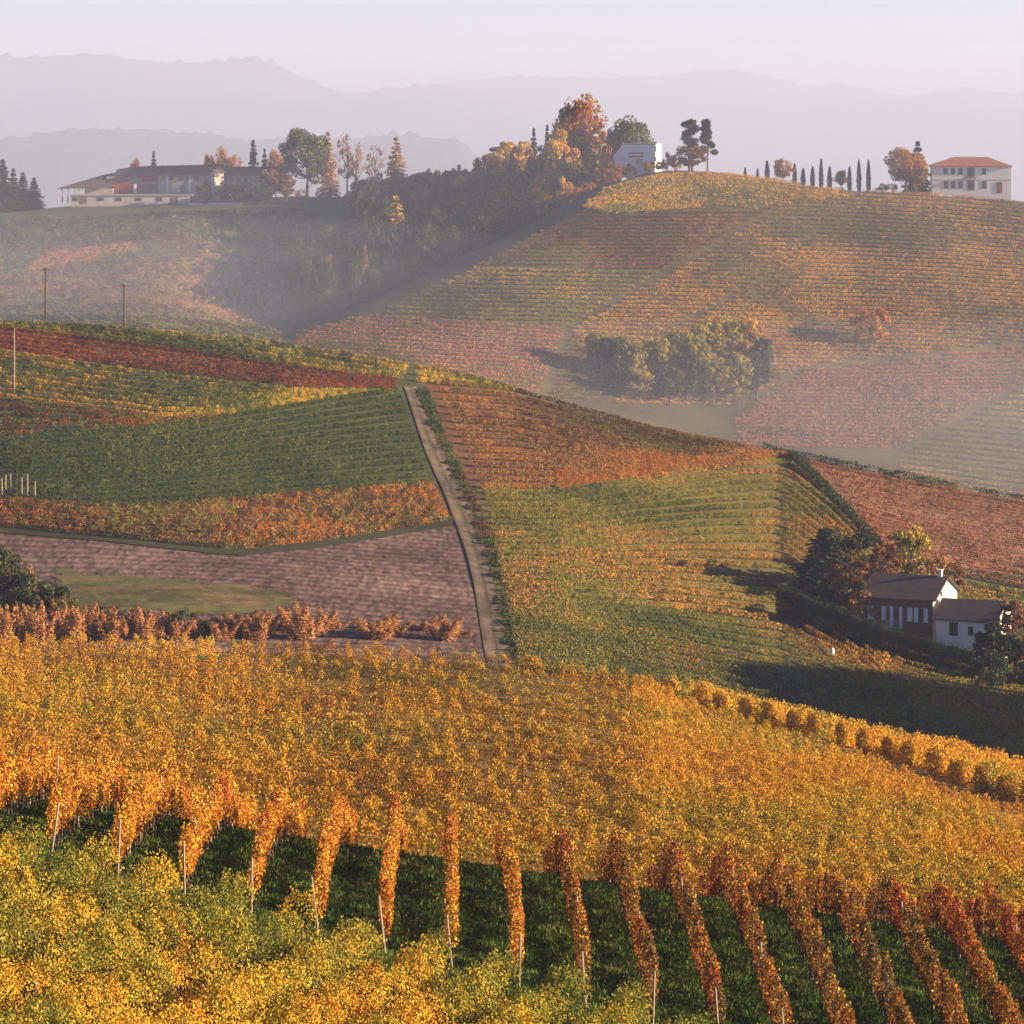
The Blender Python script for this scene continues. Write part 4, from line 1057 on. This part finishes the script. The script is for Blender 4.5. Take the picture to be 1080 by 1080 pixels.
# --- left lower edge
tree_on('mid', 'dark_round', 4, 664, 90, 44, 'tall dark evergreen tree at the left edge')
tree_on('mid', 'dark_round', 28, 668, 66, 50, 'broad dark evergreen tree beside the tall one at the left edge')
tree_on('mid', 'dark_oval', 56, 668, 56, 28, 'dark evergreen tree at the right of the left edge trio')
tree_on('mid', 'green_round', 70, 664, 34, 26, 'small mossy green tree beside the left edge evergreens')
tree_on('mid', 'tan_shrub', 24, 628, 36, 26, 'tan bush behind the left edge evergreens')
for k, (px, pb, h, w) in enumerate(((104, 668, 30, 24), (122, 668, 28, 26), (150, 670, 26, 24), (192, 670, 32, 30), (222, 670, 22, 26))):
    tree_on('mid', 'dark_bush', px, pb, h, w, 'dark leafless bush behind the salmon saplings', 'dark bushes behind the saplings')
HS = [(2, 44, 18), (14, 52, 17), (28, 46, 16), (40, 48, 18), (55, 50, 18), (68, 46, 17), (80, 50, 16), (92, 46, 17), (104, 42, 15), (114, 46, 17), (128, 36, 15), (140, 44, 16), (152, 50, 17), (164, 40, 16), (176, 44, 18), (188, 34, 16), (203, 38, 13),
      (217, 36, 14), (232, 34, 15), (246, 46, 17), (256, 38, 16), (268, 44, 18), (280, 42, 16), (296, 46, 20), (316, 54, 26), (334, 50, 24), (350, 40, 18), (395, 40, 26), (412, 44, 24), (448, 44, 26), (466, 46, 26), (486, 30, 14), (0 - 14, 46, 18)]
for k, (px, h, w) in enumerate(HS):
    base = 690 + px * .028
    h += 6; w = w * 1.45
    if px in (316, 334): lab = ['left', 'right'][px == 334] + ' of the two tallest salmon saplings below the ploughed field'
    elif px >= 395: lab = {395: 'left of two bushy saplings by the ploughed field', 412: 'right of two bushy saplings by the ploughed field', 448: 'left golden sapling near the track foot', 466: 'right golden sapling near the track foot', 486: 'smallest sapling, closest to the track foot'}[px]
    else: lab = 'salmon orange sapling in the line along the ploughed field'
    Ys_ = 433 + 18 * max(0, px) / 480 + 3.5 * (k % 3)
    tree('orange_shrub', px, Ys_, base - h - 4, w, lab, 'saplings along the ploughed field' if 'in the line' in lab else None)

# hedge in front of the white house
def hedge(name, label, pl, h, w, seed, pal):
    g = np.random.default_rng(seed); pl = np.array(pl, float)
    pts = np.stack([pl[:, 0], pl[:, 1], hxy(pl[:, 0], pl[:, 1])], -1)
    v, f, c = row_foliage(pts, 0.05, h, w, 0.17, 2600, pal, g, gaps=0, hvar=0.025, seed=seed, shoots=0.02, umix=0.2)
    o = mesh_np(name, v, f, M['leaf'], col=c); tag(o, label, 'hedge'); return o
def line_px(pts, n=40):
    a = np.array(pts, float); t = np.linspace(0, 1, n); tk = np.linspace(0, 1, len(a))
    px = np.interp(t, tk, a[:, 0]); Y = np.interp(t, tk, a[:, 1]); return np.stack([(px - 540) * K * Y, Y], -1)
hedge('hedge', 'clipped dark green hedge in front of the white house', line_px([(822, 517), (860, 511), (920, 505), (980, 502), (1028, 501)]), 3.9, 1.8, 61, [(T_DK, .6), (DGRN, .35), (GRN, .05)])

# ------------------------------------------------------------------ buildings
def window(parent, name, x, z, w, h, wall_y, material=None, shutters=None, frame=0.07, depth=0.06):
    """window on a wall whose face is at local y = wall_y looking towards -y"""
    m = MB(); y0, y1 = wall_y - depth, wall_y + 0.05
    m.box(x - w / 2, x - w / 2 + frame, y0, y1, z, z + h); m.box(x + w / 2 - frame, x + w / 2, y0, y1, z, z + h)
    m.box(x - w / 2 + frame, x + w / 2 - frame, y0, y1, z, z + frame); m.box(x - w / 2 + frame, x + w / 2 - frame, y0, y1, z + h - frame, z + h)
    m.box(x - 0.025, x + 0.025, y0 + 0.01, y1, z + frame, z + h - frame)
    o = m.build(name, material or M['brownshutter'], parent)
    p = MB(); p.box(x - w / 2 + frame, x + w / 2 - frame, wall_y - 0.02, wall_y + 0.04, z + frame, z + h - frame); p.build('pane', M['glass'], o)
    if shutters:
        for sgn in (-1, 1):
            q = MB(); xa = x + sgn * (w / 2 + 0.03); xb = x + sgn * (w / 2 + 0.03 + shutters[0])
            q.box(min(xa, xb), max(xa, xb), wall_y - 0.07, wall_y - 0.02, z - 0.03, z + h + 0.03)
            for k in range(6): q.box(min(xa, xb) + .05, max(xa, xb) - .05, wall_y - 0.085, wall_y - 0.07, z + .05 + k * h / 6, z + .09 + k * h / 6)
            q.build('shutter', shutters[1], o)
    return o
def gable_roof(mb, x0, x1, y0, y1, ze, zr, over=0.5, th=0.18, ridge=None):
    """two slabs, ridge along x"""
    yc = (y0 + y1) / 2 if ridge is None else ridge
    for ya, sgn in ((y0 - over, 1), (y1 + over, -1)):
        slope = (zr - ze) / abs(yc - (y0 if sgn == 1 else y1)); zl = ze - over * slope
        a, b = ya, yc
        mb.prism([(a, zl), (b, zr), (b, zr + th), (a, zl + th)][::sgn] if False else [(a, zl), (b, zr), (b, zr + th), (a, zl + th)], x0 - over, x1 + over)
    # prism() extrudes along y, so swap axes
def ridge_roof(name, mat_, parent, x0, x1, y0, y1, ze, zr, over=0.5, th=0.18):
    mb = MB(); gable_roof(mb, x0, x1, y0, y1, ze, zr, over, th)
    mb.v = [(b, a, c) for a, b, c in mb.v]
    return mb.build(name, mat_, parent)
def hip_roof(name, mat_, parent, x0, x1, y0, y1, ze, zr, over=0.6, inset=None, th=0.2):
    ins = inset if inset is not None else (y1 - y0) / 2
    mb = MB(); X0, X1, Y0, Y1 = x0 - over, x1 + over, y0 - over, y1 + over; yc = (y0 + y1) / 2
    e = [(X0, Y0, ze), (X1, Y0, ze), (X1, Y1, ze), (X0, Y1, ze)]; r = [(x0 + ins, yc, zr), (x1 - ins, yc, zr)]
    eu = [(a, b, c + th) for a, b, c in e]
    mb.quad(eu[0], eu[1], r[1], r[0]); mb.quad(eu[2], eu[3], r[0], r[1]); mb.quad(eu[1], eu[2], r[1]); mb.quad(eu[3], eu[0], r[0])
    for a in range(4):
        b = (a + 1) % 4; mb.quad(e[a], e[b], eu[b], eu[a])
    mb.quad(e[3], e[2], e[1], e[0])
    return mb.build(name, mat_, parent)

def site(px, Y, dz=0.0): return ((px - 540) * K * Y, Y, float(hz(px, Y)) + dz)
def zpy(py, Y): return -(py - HZ) * K * Y

# --- white house with dark red front on the middle hill; local x along the ridge, front towards -y
TH = math.radians(-24)
def house():
    Y = 519.0; cx = (984 - 540) * K * Y                      # near right corner of the main block
    ez = zpy(632.5, Y); gz = ez - 5.2                         # eave height at that corner
    root = empty('country_house', (cx, Y, gz), TH)
    L, W, he, hr = 10.4, 11.6, 5.2, 7.7
    fr = MB(); fr.box(-L, 0, 0, W, -1.2, he)
    wl_ = fr.build('wall', M['plaster'], root)
    # gables
    gm_ = MB()
    for xa, xb in ((-0.3, -0.004), (-L + 0.004, -L + 0.3)):
        gm_.v += [(xa, 0.0, he), (xa, W, he), (xa, W / 2, hr), (xb, 0.0, he), (xb, W, he), (xb, W / 2, hr)]
        i = len(gm_.v) - 6; gm_.f += [(i, i + 1, i + 2), (i + 3, i + 5, i + 4), (i, i + 3, i + 4, i + 1), (i + 1, i + 4, i + 5, i + 2), (i + 2, i + 5, i + 3, i)]
    gm_.build('gable', M['plaster'], root)
    fb = MB(); fb.box(-L - .02, 0.02, -0.06, -0.004, -1.2, he - 0.02)
    fo = fb.build('front_facade', M['redbrown'], root); fo['label'] = 'dark red brown front'
    rf = ridge_roof('roof', M['tile'], root, -L, 0, 0, W, he, hr, 0.55, 0.2)
    ch = MB(); ch.box(-1.0, -0.45, W / 2 - .3, W / 2 + .3, hr - 0.2, hr + 1.0); ch.box(-1.1, -.35, W / 2 - .4, W / 2 + .4, hr + 1.0, hr + 1.12); ch.build('chimney', M['plaster'], rf)
    sh = M['shutter']
    zw = 1.9
    # white closed shutters and the balcony door
    for x, w_ in ((-9.3, .95), (-7.3, .7), (-3.4, .75)):
        m = MB(); m.box(x - w_ / 2, x + w_ / 2, -0.16, -0.07, zw, zw + 2.0)
        for k in range(9): m.box(x - w_ / 2 + .06, x + w_ / 2 - .06, -0.18, -0.16, zw + .1 + k * .21, zw + .2 + k * .21)
        m.build('shutter', sh, root)
    window(root, 'balcony_door', -5.45, zw - .75, .8, 2.75, -0.06, M['brownshutter'], (0.52, sh))
    window(root, 'window', -1.75, zw, .75, 2.0, -0.06, M['brownshutter'], (0.62, sh))
    bl = MB(); bl.box(-6.6, -4.3, -1.1, -0.07, zw - 0.95, zw - .8)
    for k in range(15): bl.box(-6.58 + k * .16, -6.55 + k * .16, -1.08, -1.04, zw - .8, zw + .1)
    bl.box(-6.6, -4.3, -1.1, -1.02, zw + .1, zw + .16); bl.build('balcony', M['metal'], root)
    # round gable window and slit, set in the right-hand gable
    gw = MB(); gw.tube((0.05, W * .47 - 1.6, he + .35), (-0.06, W * .47 - 1.6, he + .35), 0.42, 0.42, 16); go = gw.build('round_window', M['brownshutter'], root)
    gp = MB(); gp.tube((0.07, W * .47 - 1.6, he + .35), (0.0, W * .47 - 1.6, he + .35), 0.33, 0.33, 16); gp.build('pane', M['glass'], go)
    sl = MB(); sl.box(0.002, 0.05, W * .5 - .2, W * .5 + .2, he + 1.35, he + 1.9); sl.build('vent', M['greyplaster'], root)
    tag(root, 'white gabled house with dark red front, white shutters and brown tiled roof', 'house')
    # annex, lower and nearer on the right
    Y2 = 513.0; ax = (1049 - 540) * K * Y2; ez2 = zpy(655, Y2); g2 = ez2 - 4.4
    r2 = empty('annex_house', (ax, Y2, g2), TH)
    L2, W2, h2, hr2 = 8.6, 9.0, 4.4, 6.5
    m = MB(); m.box(-L2, 0, 0, W2, -1.5, h2); m.build('wall', M['plaster'], r2)
    gm2 = MB()
    for xa, xb in ((-0.3, -0.004), (-L2 + 0.004, -L2 + 0.3)):
        gm2.v += [(xa, 0.0, h2), (xa, W2, h2), (xa, W2 / 2, hr2), (xb, 0.0, h2), (xb, W2, h2), (xb, W2 / 2, hr2)]
        i = len(gm2.v) - 6; gm2.f += [(i, i + 1, i + 2), (i + 3, i + 5, i + 4), (i, i + 3, i + 4, i + 1), (i + 1, i + 4, i + 5, i + 2), (i + 2, i + 5, i + 3, i)]
    gm2.build('gable', M['plaster'], r2)
    ridge_roof('roof', M['tile'], r2, -L2, 0, 0, W2, h2, hr2, 0.5, 0.18)
    window(r2, 'window', -6.0, 2.0, 1.25, 1.9, 0.0, M['brownshutter'])
    window(r2, 'window', -3.5, 2.15, .75, 1.3, 0.0, M['brownshutter'])
    for yy in (2.6, 6.2):
        q = MB(); q.box(0.002, 0.07, yy - .5, yy + .5, 1.8, 3.2); q.build('shutter', M['brownshutter'], r2)
    tag(r2, 'lower white annex with brown gable roof and two dark windows', 'house')
house()

# --- villa on the far hilltop, hipped terracotta roof
def villa():
    Y = 1008.0; u = K * Y
    x0, x1 = (983 - 540) * u, (1066 - 540) * u; cx = (x0 + x1) / 2; W = x1 - x0
    zb = zpy(205, Y); he = zpy(176, Y) - zb; hr = zpy(165.5, Y + 7) - zb
    root = empty('villa', (cx, Y, zb), math.radians(-5))
    m = MB(); m.box(-W / 2, W / 2, 0, 14, -3, he); m.build('wall', M['cream'] if False else M['plaster'], root)
    hip_roof('roof', M['redtile'], root, -W / 2, W / 2, 0, 14, he, hr, 0.55, 6.2)
    px = lambda p: (p - 540) * u - cx
    for p in (997.5, 1005, 1013, 1037.5): window(root, 'window', px(p), zpy(184, Y) - zb, 1.2, 1.7, 0.0, M['brownshutter'])
    for p in (998, 1005.5, 1013, 1038): window(root, 'window', px(p), zpy(199, Y) - zb, 1.25, 2.1, 0.0, M['brownshutter'])
    window(root, 'balcony_door', px(1024), zpy(186.5, Y) - zb, 2.0, 2.5, 0.0, M['brownshutter'])
    window(root, 'door', px(1024), zpy(200.5, Y) - zb, 2.0, 2.9, 0.0, M['brownshutter'])
    b = MB(); b.box(px(1024) - 1.7, px(1024) + 1.7, -0.9, -0.004, zpy(187.6, Y) - zb, zpy(187, Y) - zb)
    for k in range(14): b.box(px(1024) - 1.65 + k * .25, px(1024) - 1.61 + k * .25, -0.88, -0.84, zpy(187, Y) - zb, zpy(183.6, Y) - zb)
    b.build('balcony', M['wood'], root)
    d = MB(); d.box(px(1051), px(1057), -0.08, -0.004, zpy(203.4, Y) - zb, zpy(192, Y) - zb); d.build('garage_door', M['redpanel'], root)
    s = MB(); s.box(-W / 2 - .03, W / 2 + .03, -0.05, -0.003, zpy(190.2, Y) - zb, zpy(189.4, Y) - zb); s.build('string_course', M['cream'], root)
    tag(root, 'two storey white villa with terracotta hipped roof on the right hilltop', 'villa')
villa()

# --- modern white house
def modern():
    Y = 1018.0; u = K * Y; x0, x1 = (656 - 540) * u, (692 - 540) * u
    zb = zpy(176, Y); h = zpy(152.5, Y) - zb
    root = empty('modern_house', (x0, Y, zb), math.radians(-18))
    W = (x1 - x0)
    m = MB(); m.box(0, W, 0, 7, -3, h); m.build('wall', M['plaster'], root)
    r = MB(); r.box(-.15, W + .15, -.15, 7.15, h + .002, h + .35); r.build('roof', M['greyplaster'], root)
    wg = MB(); wg.v = [(-0.003, 0.3, -2), (-3.0, 1.2, -2), (-3.0, 6.5, -2), (-0.003, 6.5, -2), (-0.003, 0.3, h - .1), (-3.0, 1.2, h - 3.4), (-3.0, 6.5, h - 3.4), (-0.003, 6.5, h - .1)]
    wg.f = [(0, 3, 2, 1), (4, 5, 6, 7), (0, 1, 5, 4), (1, 2, 6, 5), (2, 3, 7, 6), (3, 0, 4, 7)]; wg.build('side_wing', M['plaster'], root)
    cxw = W * 0.44
    for z_ in (zpy(162.5, Y) - zb, zpy(166, Y) - zb):
        q = MB(); q.box(cxw - 2.1, cxw + 2.1, -0.05, -0.003, z_, z_ + .45); q.build('window', M['brownshutter'], root)
    d = MB(); d.box(cxw - .2, cxw + 1.9, -0.05, -0.003, zpy(173, Y) - zb, zpy(167.3, Y) - zb); d.build('door', M['cream'], root)
    tag(root, 'white flat roofed modern house among the hilltop trees', 'house')
modern()

# --- old farm on the left hilltop
def farm():
    Y = 1112.0; u = K * Y; zb = zpy(205, Y); X = lambda p: (p - 176) * u; Z = lambda p: zpy(p, Y) - zb
    root = empty('farmhouse', ((176 - 540) * u, Y, zb))
    m = MB(); m.box(X(149), X(236), 0, 11, -2, Z(183.3)); m.build('wall', M['cream'], root)
    mid_ = MB(); mid_.box(X(112), X(149) - .01, 1.2, 10.5, -2, Z(186)); mid_.build('barn_wall', M['greyplaster'], root)
    rf = MB(); e, rz, t = Z(183.8), Z(174.5), 0.3
    rf.v = [(X(116), -0.9, Z(192)), (X(150), -.9, e), (X(238), -.9, e), (X(238), 12, e), (X(116), 12, e), (X(122), 5.5, Z(178.3)), (X(150), 5.5, Z(175.4)), (X(234), 5.5, Z(173.4)),
            (X(116), -0.9, Z(192) - t), (X(150), -.9, e - t), (X(238), -.9, e - t), (X(238), 12, e - t), (X(116), 12, e - t)]
    rf.f = [(0, 1, 6, 5), (1, 2, 7, 6), (2, 3, 7), (3, 4, 5, 6, 7), (4, 0, 5), (0, 8, 9, 1), (1, 9, 10, 2), (2, 10, 11, 3), (3, 11, 12, 4), (4, 12, 8, 0), (8, 12, 11, 10, 9)]
    rf.build('roof', M['greytile'], root)
    a = MB(); a.box(X(149.5), X(167), -0.12, -0.004, Z(192), Z(184.6)); a.build('red_panel', M['redpanel'], root)
    b = MB(); b.box(X(121), X(138), -0.6, 1.19, Z(204), Z(192.5)); b.build('red_panel', M['redpanel'], root)
    c = MB(); c.box(X(141), X(144), -0.5, 0.0, Z(204), Z(194)); c.build('pillar', M['plaster'], root)
    l = MB(); l.box(X(150), X(167), -0.1, -0.005, Z(203.5), Z(193.6)); l.build('opening', M['glass'], root)
    for p in (172, 181, 190, 199, 207): window(root, 'window', X(p), Z(190.5), 1.3, 1.4, 0.0, M['brownshutter'])
    for p in (193, 209): window(root, 'door', X(p), Z(203), 1.4, 2.4, 0.0, M['brownshutter'])
    for p in (176.5, 200): 
        q = MB(); q.box(X(p) - .3, X(p) + .3, -.25, -.005, -1, Z(184)); q.build('buttress', M['plaster'], root)
    tag(root, 'long old farmhouse with low tiled roof and red panels on the left hilltop', 'farmhouse')
    # open shed at the left end
    s = empty('open_shed', ((90 - 540) * u, Y - 2.5, zb)); XS = lambda p: (p - 90) * u
    r = MB(); t = .22
    pts = [(XS(62), -1, Z(198.2)), (XS(121), -1, Z(196.8)), (XS(121), 10, Z(187)), (XS(104), 6, Z(186.0)), (XS(98), 9, Z(187.5))]
    top = [(XS(62), -1, Z(198.2)), (XS(121), -1, Z(196.6)), (XS(121), 9, Z(182)), (XS(106), 9, Z(184.8))]
    r.v = top + [(x, y, z - t) for x, y, z in top]
    r.f = [(0, 1, 2, 3), (7, 6, 5, 4), (0, 4, 5, 1), (1, 5, 6, 2), (2, 6, 7, 3), (3, 7, 4, 0)]
    r.build('roof', M['greytile'], s)
    for p in (67, 73, 80, 84, 88): 
        q = MB(); q.box(XS(p) - .2, XS(p) + .2, -0.6, -0.2, -2.5, Z(198.6)); q.build('post', M['cream'], s)
    bw = MB(); bw.box(XS(90), XS(120), 0.4, 8, -2.5, Z(198.5)); bw.build('wall', M['greyplaster'], s)
    tag(s, 'open shed with a low sloping roof on posts at the farm end', 'shed')
    # white retaining wall with openings
    w = empty('terrace_wall', ((140 - 540) * K * 1103, 1103, zpy(217, 1103))); XW = lambda p: (p - 140) * K * 1103; ZW = lambda p: zpy(p, 1103) - zpy(217, 1103)
    m = MB(); m.box(XW(75), XW(199), 0, 8, -2, ZW(206.5)); m.build('wall', M['shadetone'], w)
    cp = MB(); cp.box(XW(75) - .1, XW(203), -.25, 8.2, ZW(206.4), ZW(205.2)); cp.build('coping', M['greyplaster'], w)
    for p in (79, 106, 125, 146, 168): window(w, 'window', XW(p), ZW(212), 1.9, 1.1, 0.0, M['wood'])
    for p in (88, 184): 
        q = MB(); q.box(XW(p) - 1.0, XW(p) + 1.0, -.06, -.003, ZW(215), ZW(208)); q.build('door', M['wood'], w)
    tag(w, 'long white basement wall with small dark openings under the farm', 'wall')
    # long barn on the right
    YB = 1116.0; ub = K * YB; zb2 = zpy(198, YB); bx = empty('long_barn', ((268 - 540) * ub, YB, zb2)); XB = lambda p: (p - 268) * ub; ZB = lambda p: zpy(p, YB) - zb2
    m = MB(); m.box(XB(233), XB(299), 0, 8, -2, ZB(184)); m.build('wall', M['shadetone'], bx)
    ridge_roof('roof', M['greytile'], bx, XB(233), XB(299), 0, 8, ZB(184), ZB(176.5), .5, .2)
    for p in (238, 245, 252, 259, 276, 284, 292): window(bx, 'window', XB(p), ZB(192), 1.0, 1.4, 0.0, M['brownshutter'])
    tag(bx, 'long low pale barn with tiled roof right of the farmhouse', 'barn')
    # small sunlit gabled hut behind
    YH = 1108.0; hb_ = empty('small_hut', ((229 - 540) * K * YH, YH, zpy(190, YH)), 0.5)
    q = MB(); q.box(-1.5, 1.5, -1.4, 1.4, -2, 2.4); q.build('wall', M['cream'], hb_); ridge_roof('roof', M['greytile'], hb_, -1.5, 1.5, -1.4, 1.4, 2.4, 3.3, .3, .12)
    tag(hb_, 'small sunlit cream hut against the farmhouse roof', 'hut')
    lw = MB(); xa, xb = (199 - 540) * K * 1098, (256 - 540) * K * 1098; lw.box(xa, xb, 1097.6, 1098.4, zpy(220, 1098), zpy(214.5, 1098)); lw.box(xa - .1, xb + .1, 1097.5, 1098.5, zpy(214.4, 1098), zpy(213.8, 1098))
    tag(lw.build('low_wall', M['plaster']), 'low white wall below the dark bushes by the barn', 'wall')
farm()
# tiny pale house on the far left ridge
FY = 2545.0; fz = -(101 - HZ) * K * FY
fh = empty('distant_house', ((83 - 540) * K * FY, FY, fz)); m = MB(); m.box(-2.3, 2.3, -3, 3, -3, 2.4); m.build('wall', M['plaster'], fh); ridge_roof('roof', M['redtile'], fh, -2.3, 2.3, -3, 3, 2.4, 3.6, .4, .2)
tag(fh, 'tiny pale house on the hazy ridge at the upper left', 'house')

# ------------------------------------------------------------------ poles and posts
def pole(px, Y, top, r, label, arm=True, material='pole'):
    x, y, z = site(px, Y); h = zpy(top, Y) - z
    root = empty('utility_pole', (x, y, z)); m = MB(); m.tube((0, 0, -.6), (0, 0, h), r, r * .7, 10); m.build('shaft', M[material], root)
    if arm:
        a = MB(); a.box(-.95, .95, -.09, .09, h - .55, h - .38); a.build('crossarm', M[material], root)
        for xx2 in (-.85, 0, .85):
            q = MB(); q.tube((xx2, 0, h - .38 if xx2 else h), (xx2, 0, (h - .38 if xx2 else h) + .32), .07, .05, 7); q.build('insulator', M['greyplaster'], root)
    tag(root, label, 'utility pole')
pole(48, 716, 282, 0.22, 'dark utility pole with crossarm on the crest, left and taller')
pole(131, 714, 299, 0.20, 'dark utility pole with crossarm on the crest, right and shorter')
_Y = float(inv('mid', [15], [415])[0]); pole(15, _Y, 346, 0.13, 'slender pale pole standing in the vines at the left edge', False, 'post')
p = P('mid', [878], [693])[0]
pm = empty('white_marker', tuple(p)); m = MB(); m.tube((0, 0, -.2), (0, 0, 1.0), .3, .28, 10); m.build('post', M['shutter'], pm); m = MB(); m.tube((0, 0, 1.0), (0, 0, 1.25), .28, .1, 10); m.build('cap', M['shutter'], pm)
tag(pm, 'small white marker post below the hedge', 'post')
for k, (px, py) in enumerate(((2, 523), (6, 522), (11, 524), (17, 523), (23, 525), (29, 524), (37, 526))):
    p = P('mid', [px], [py])[0]; m = MB(); m.tube((0, 0, -.3), (0, 0, 2.6 + .4 * (k % 3)), .11, .09, 7); o = m.build('vineyard_post', M['post']); o.location = tuple(p)
    tag(o, 'pale bare vineyard post in the cluster at the left edge', 'post', 'pale posts at the left edge')

# ------------------------------------------------------------------ grass in the alleys of the near rows
g = np.random.default_rng(909); n = 170000
gy = g.uniform(131, 172, n); gx = g.uniform(-27, 31, n)
keep = g.random(n) < 0.35 + 0.9 * vnoise(gx / .9, gy / .9, 31); gx, gy = gx[keep], gy[keep]; n = len(gx)
gz = hxy(gx, gy); hgt = 0.16 * g.uniform(.5, 1.5, n) * (0.6 + .8 * vnoise(gx / 2.5, gy / 2.5, 32)); a = g.uniform(0, 6.283, n); wd = .045 * g.uniform(.6, 1.4, n)
dx, dy = np.cos(a) * wd, np.sin(a) * wd; lx, ly = g.normal(0, .07, n), g.normal(0, .07, n)
V = np.empty((n, 4, 3)); V[:, 0] = np.stack([gx - dx, gy - dy, gz - .03], -1); V[:, 1] = np.stack([gx + dx, gy + dy, gz - .03], -1)
V[:, 2] = np.stack([gx + lx + dx * .2, gy + ly + dy * .2, gz + hgt], -1); V[:, 3] = np.stack([gx + lx - dx * .2, gy + ly - dy * .2, gz + hgt], -1)
col = pick([((0.05, 0.10, 0.018), .45), ((0.08, 0.13, 0.022), .35), ((0.15, 0.15, 0.04), .2)], np.clip(.5 * g.random(n) + .5 * vnoise(gx / 3, gy / 3, 33), 0, 1), g, .2)
tag(mesh_np('grass', V.reshape(-1, 3), np.arange(4 * n).reshape(n, 4), M['leaf'], col=col), 'rough green grass in the alleys between the near vine rows', kind='stuff')
n = 14000; gy = g.uniform(131, 172, n); gx = g.uniform(-27, 31, n); p = np.stack([gx, gy, hxy(gx, gy) + .06], -1)
nr = g.normal(0, .35, (n, 3)) + np.array([0, 0, 1.0]); nr /= np.linalg.norm(nr, axis=1)[:, None]
v, f = leaf_verts(p, nr, .10 * g.uniform(.6, 1.3, n), g)
tag(mesh_np('fallen_leaves', v, f, M['leaf'], col=pick([(BRN, .4), (RST, .3), (GLD, .3)], g.random(n), g, .25)), 'fallen vine leaves scattered on the grass alleys', kind='stuff')
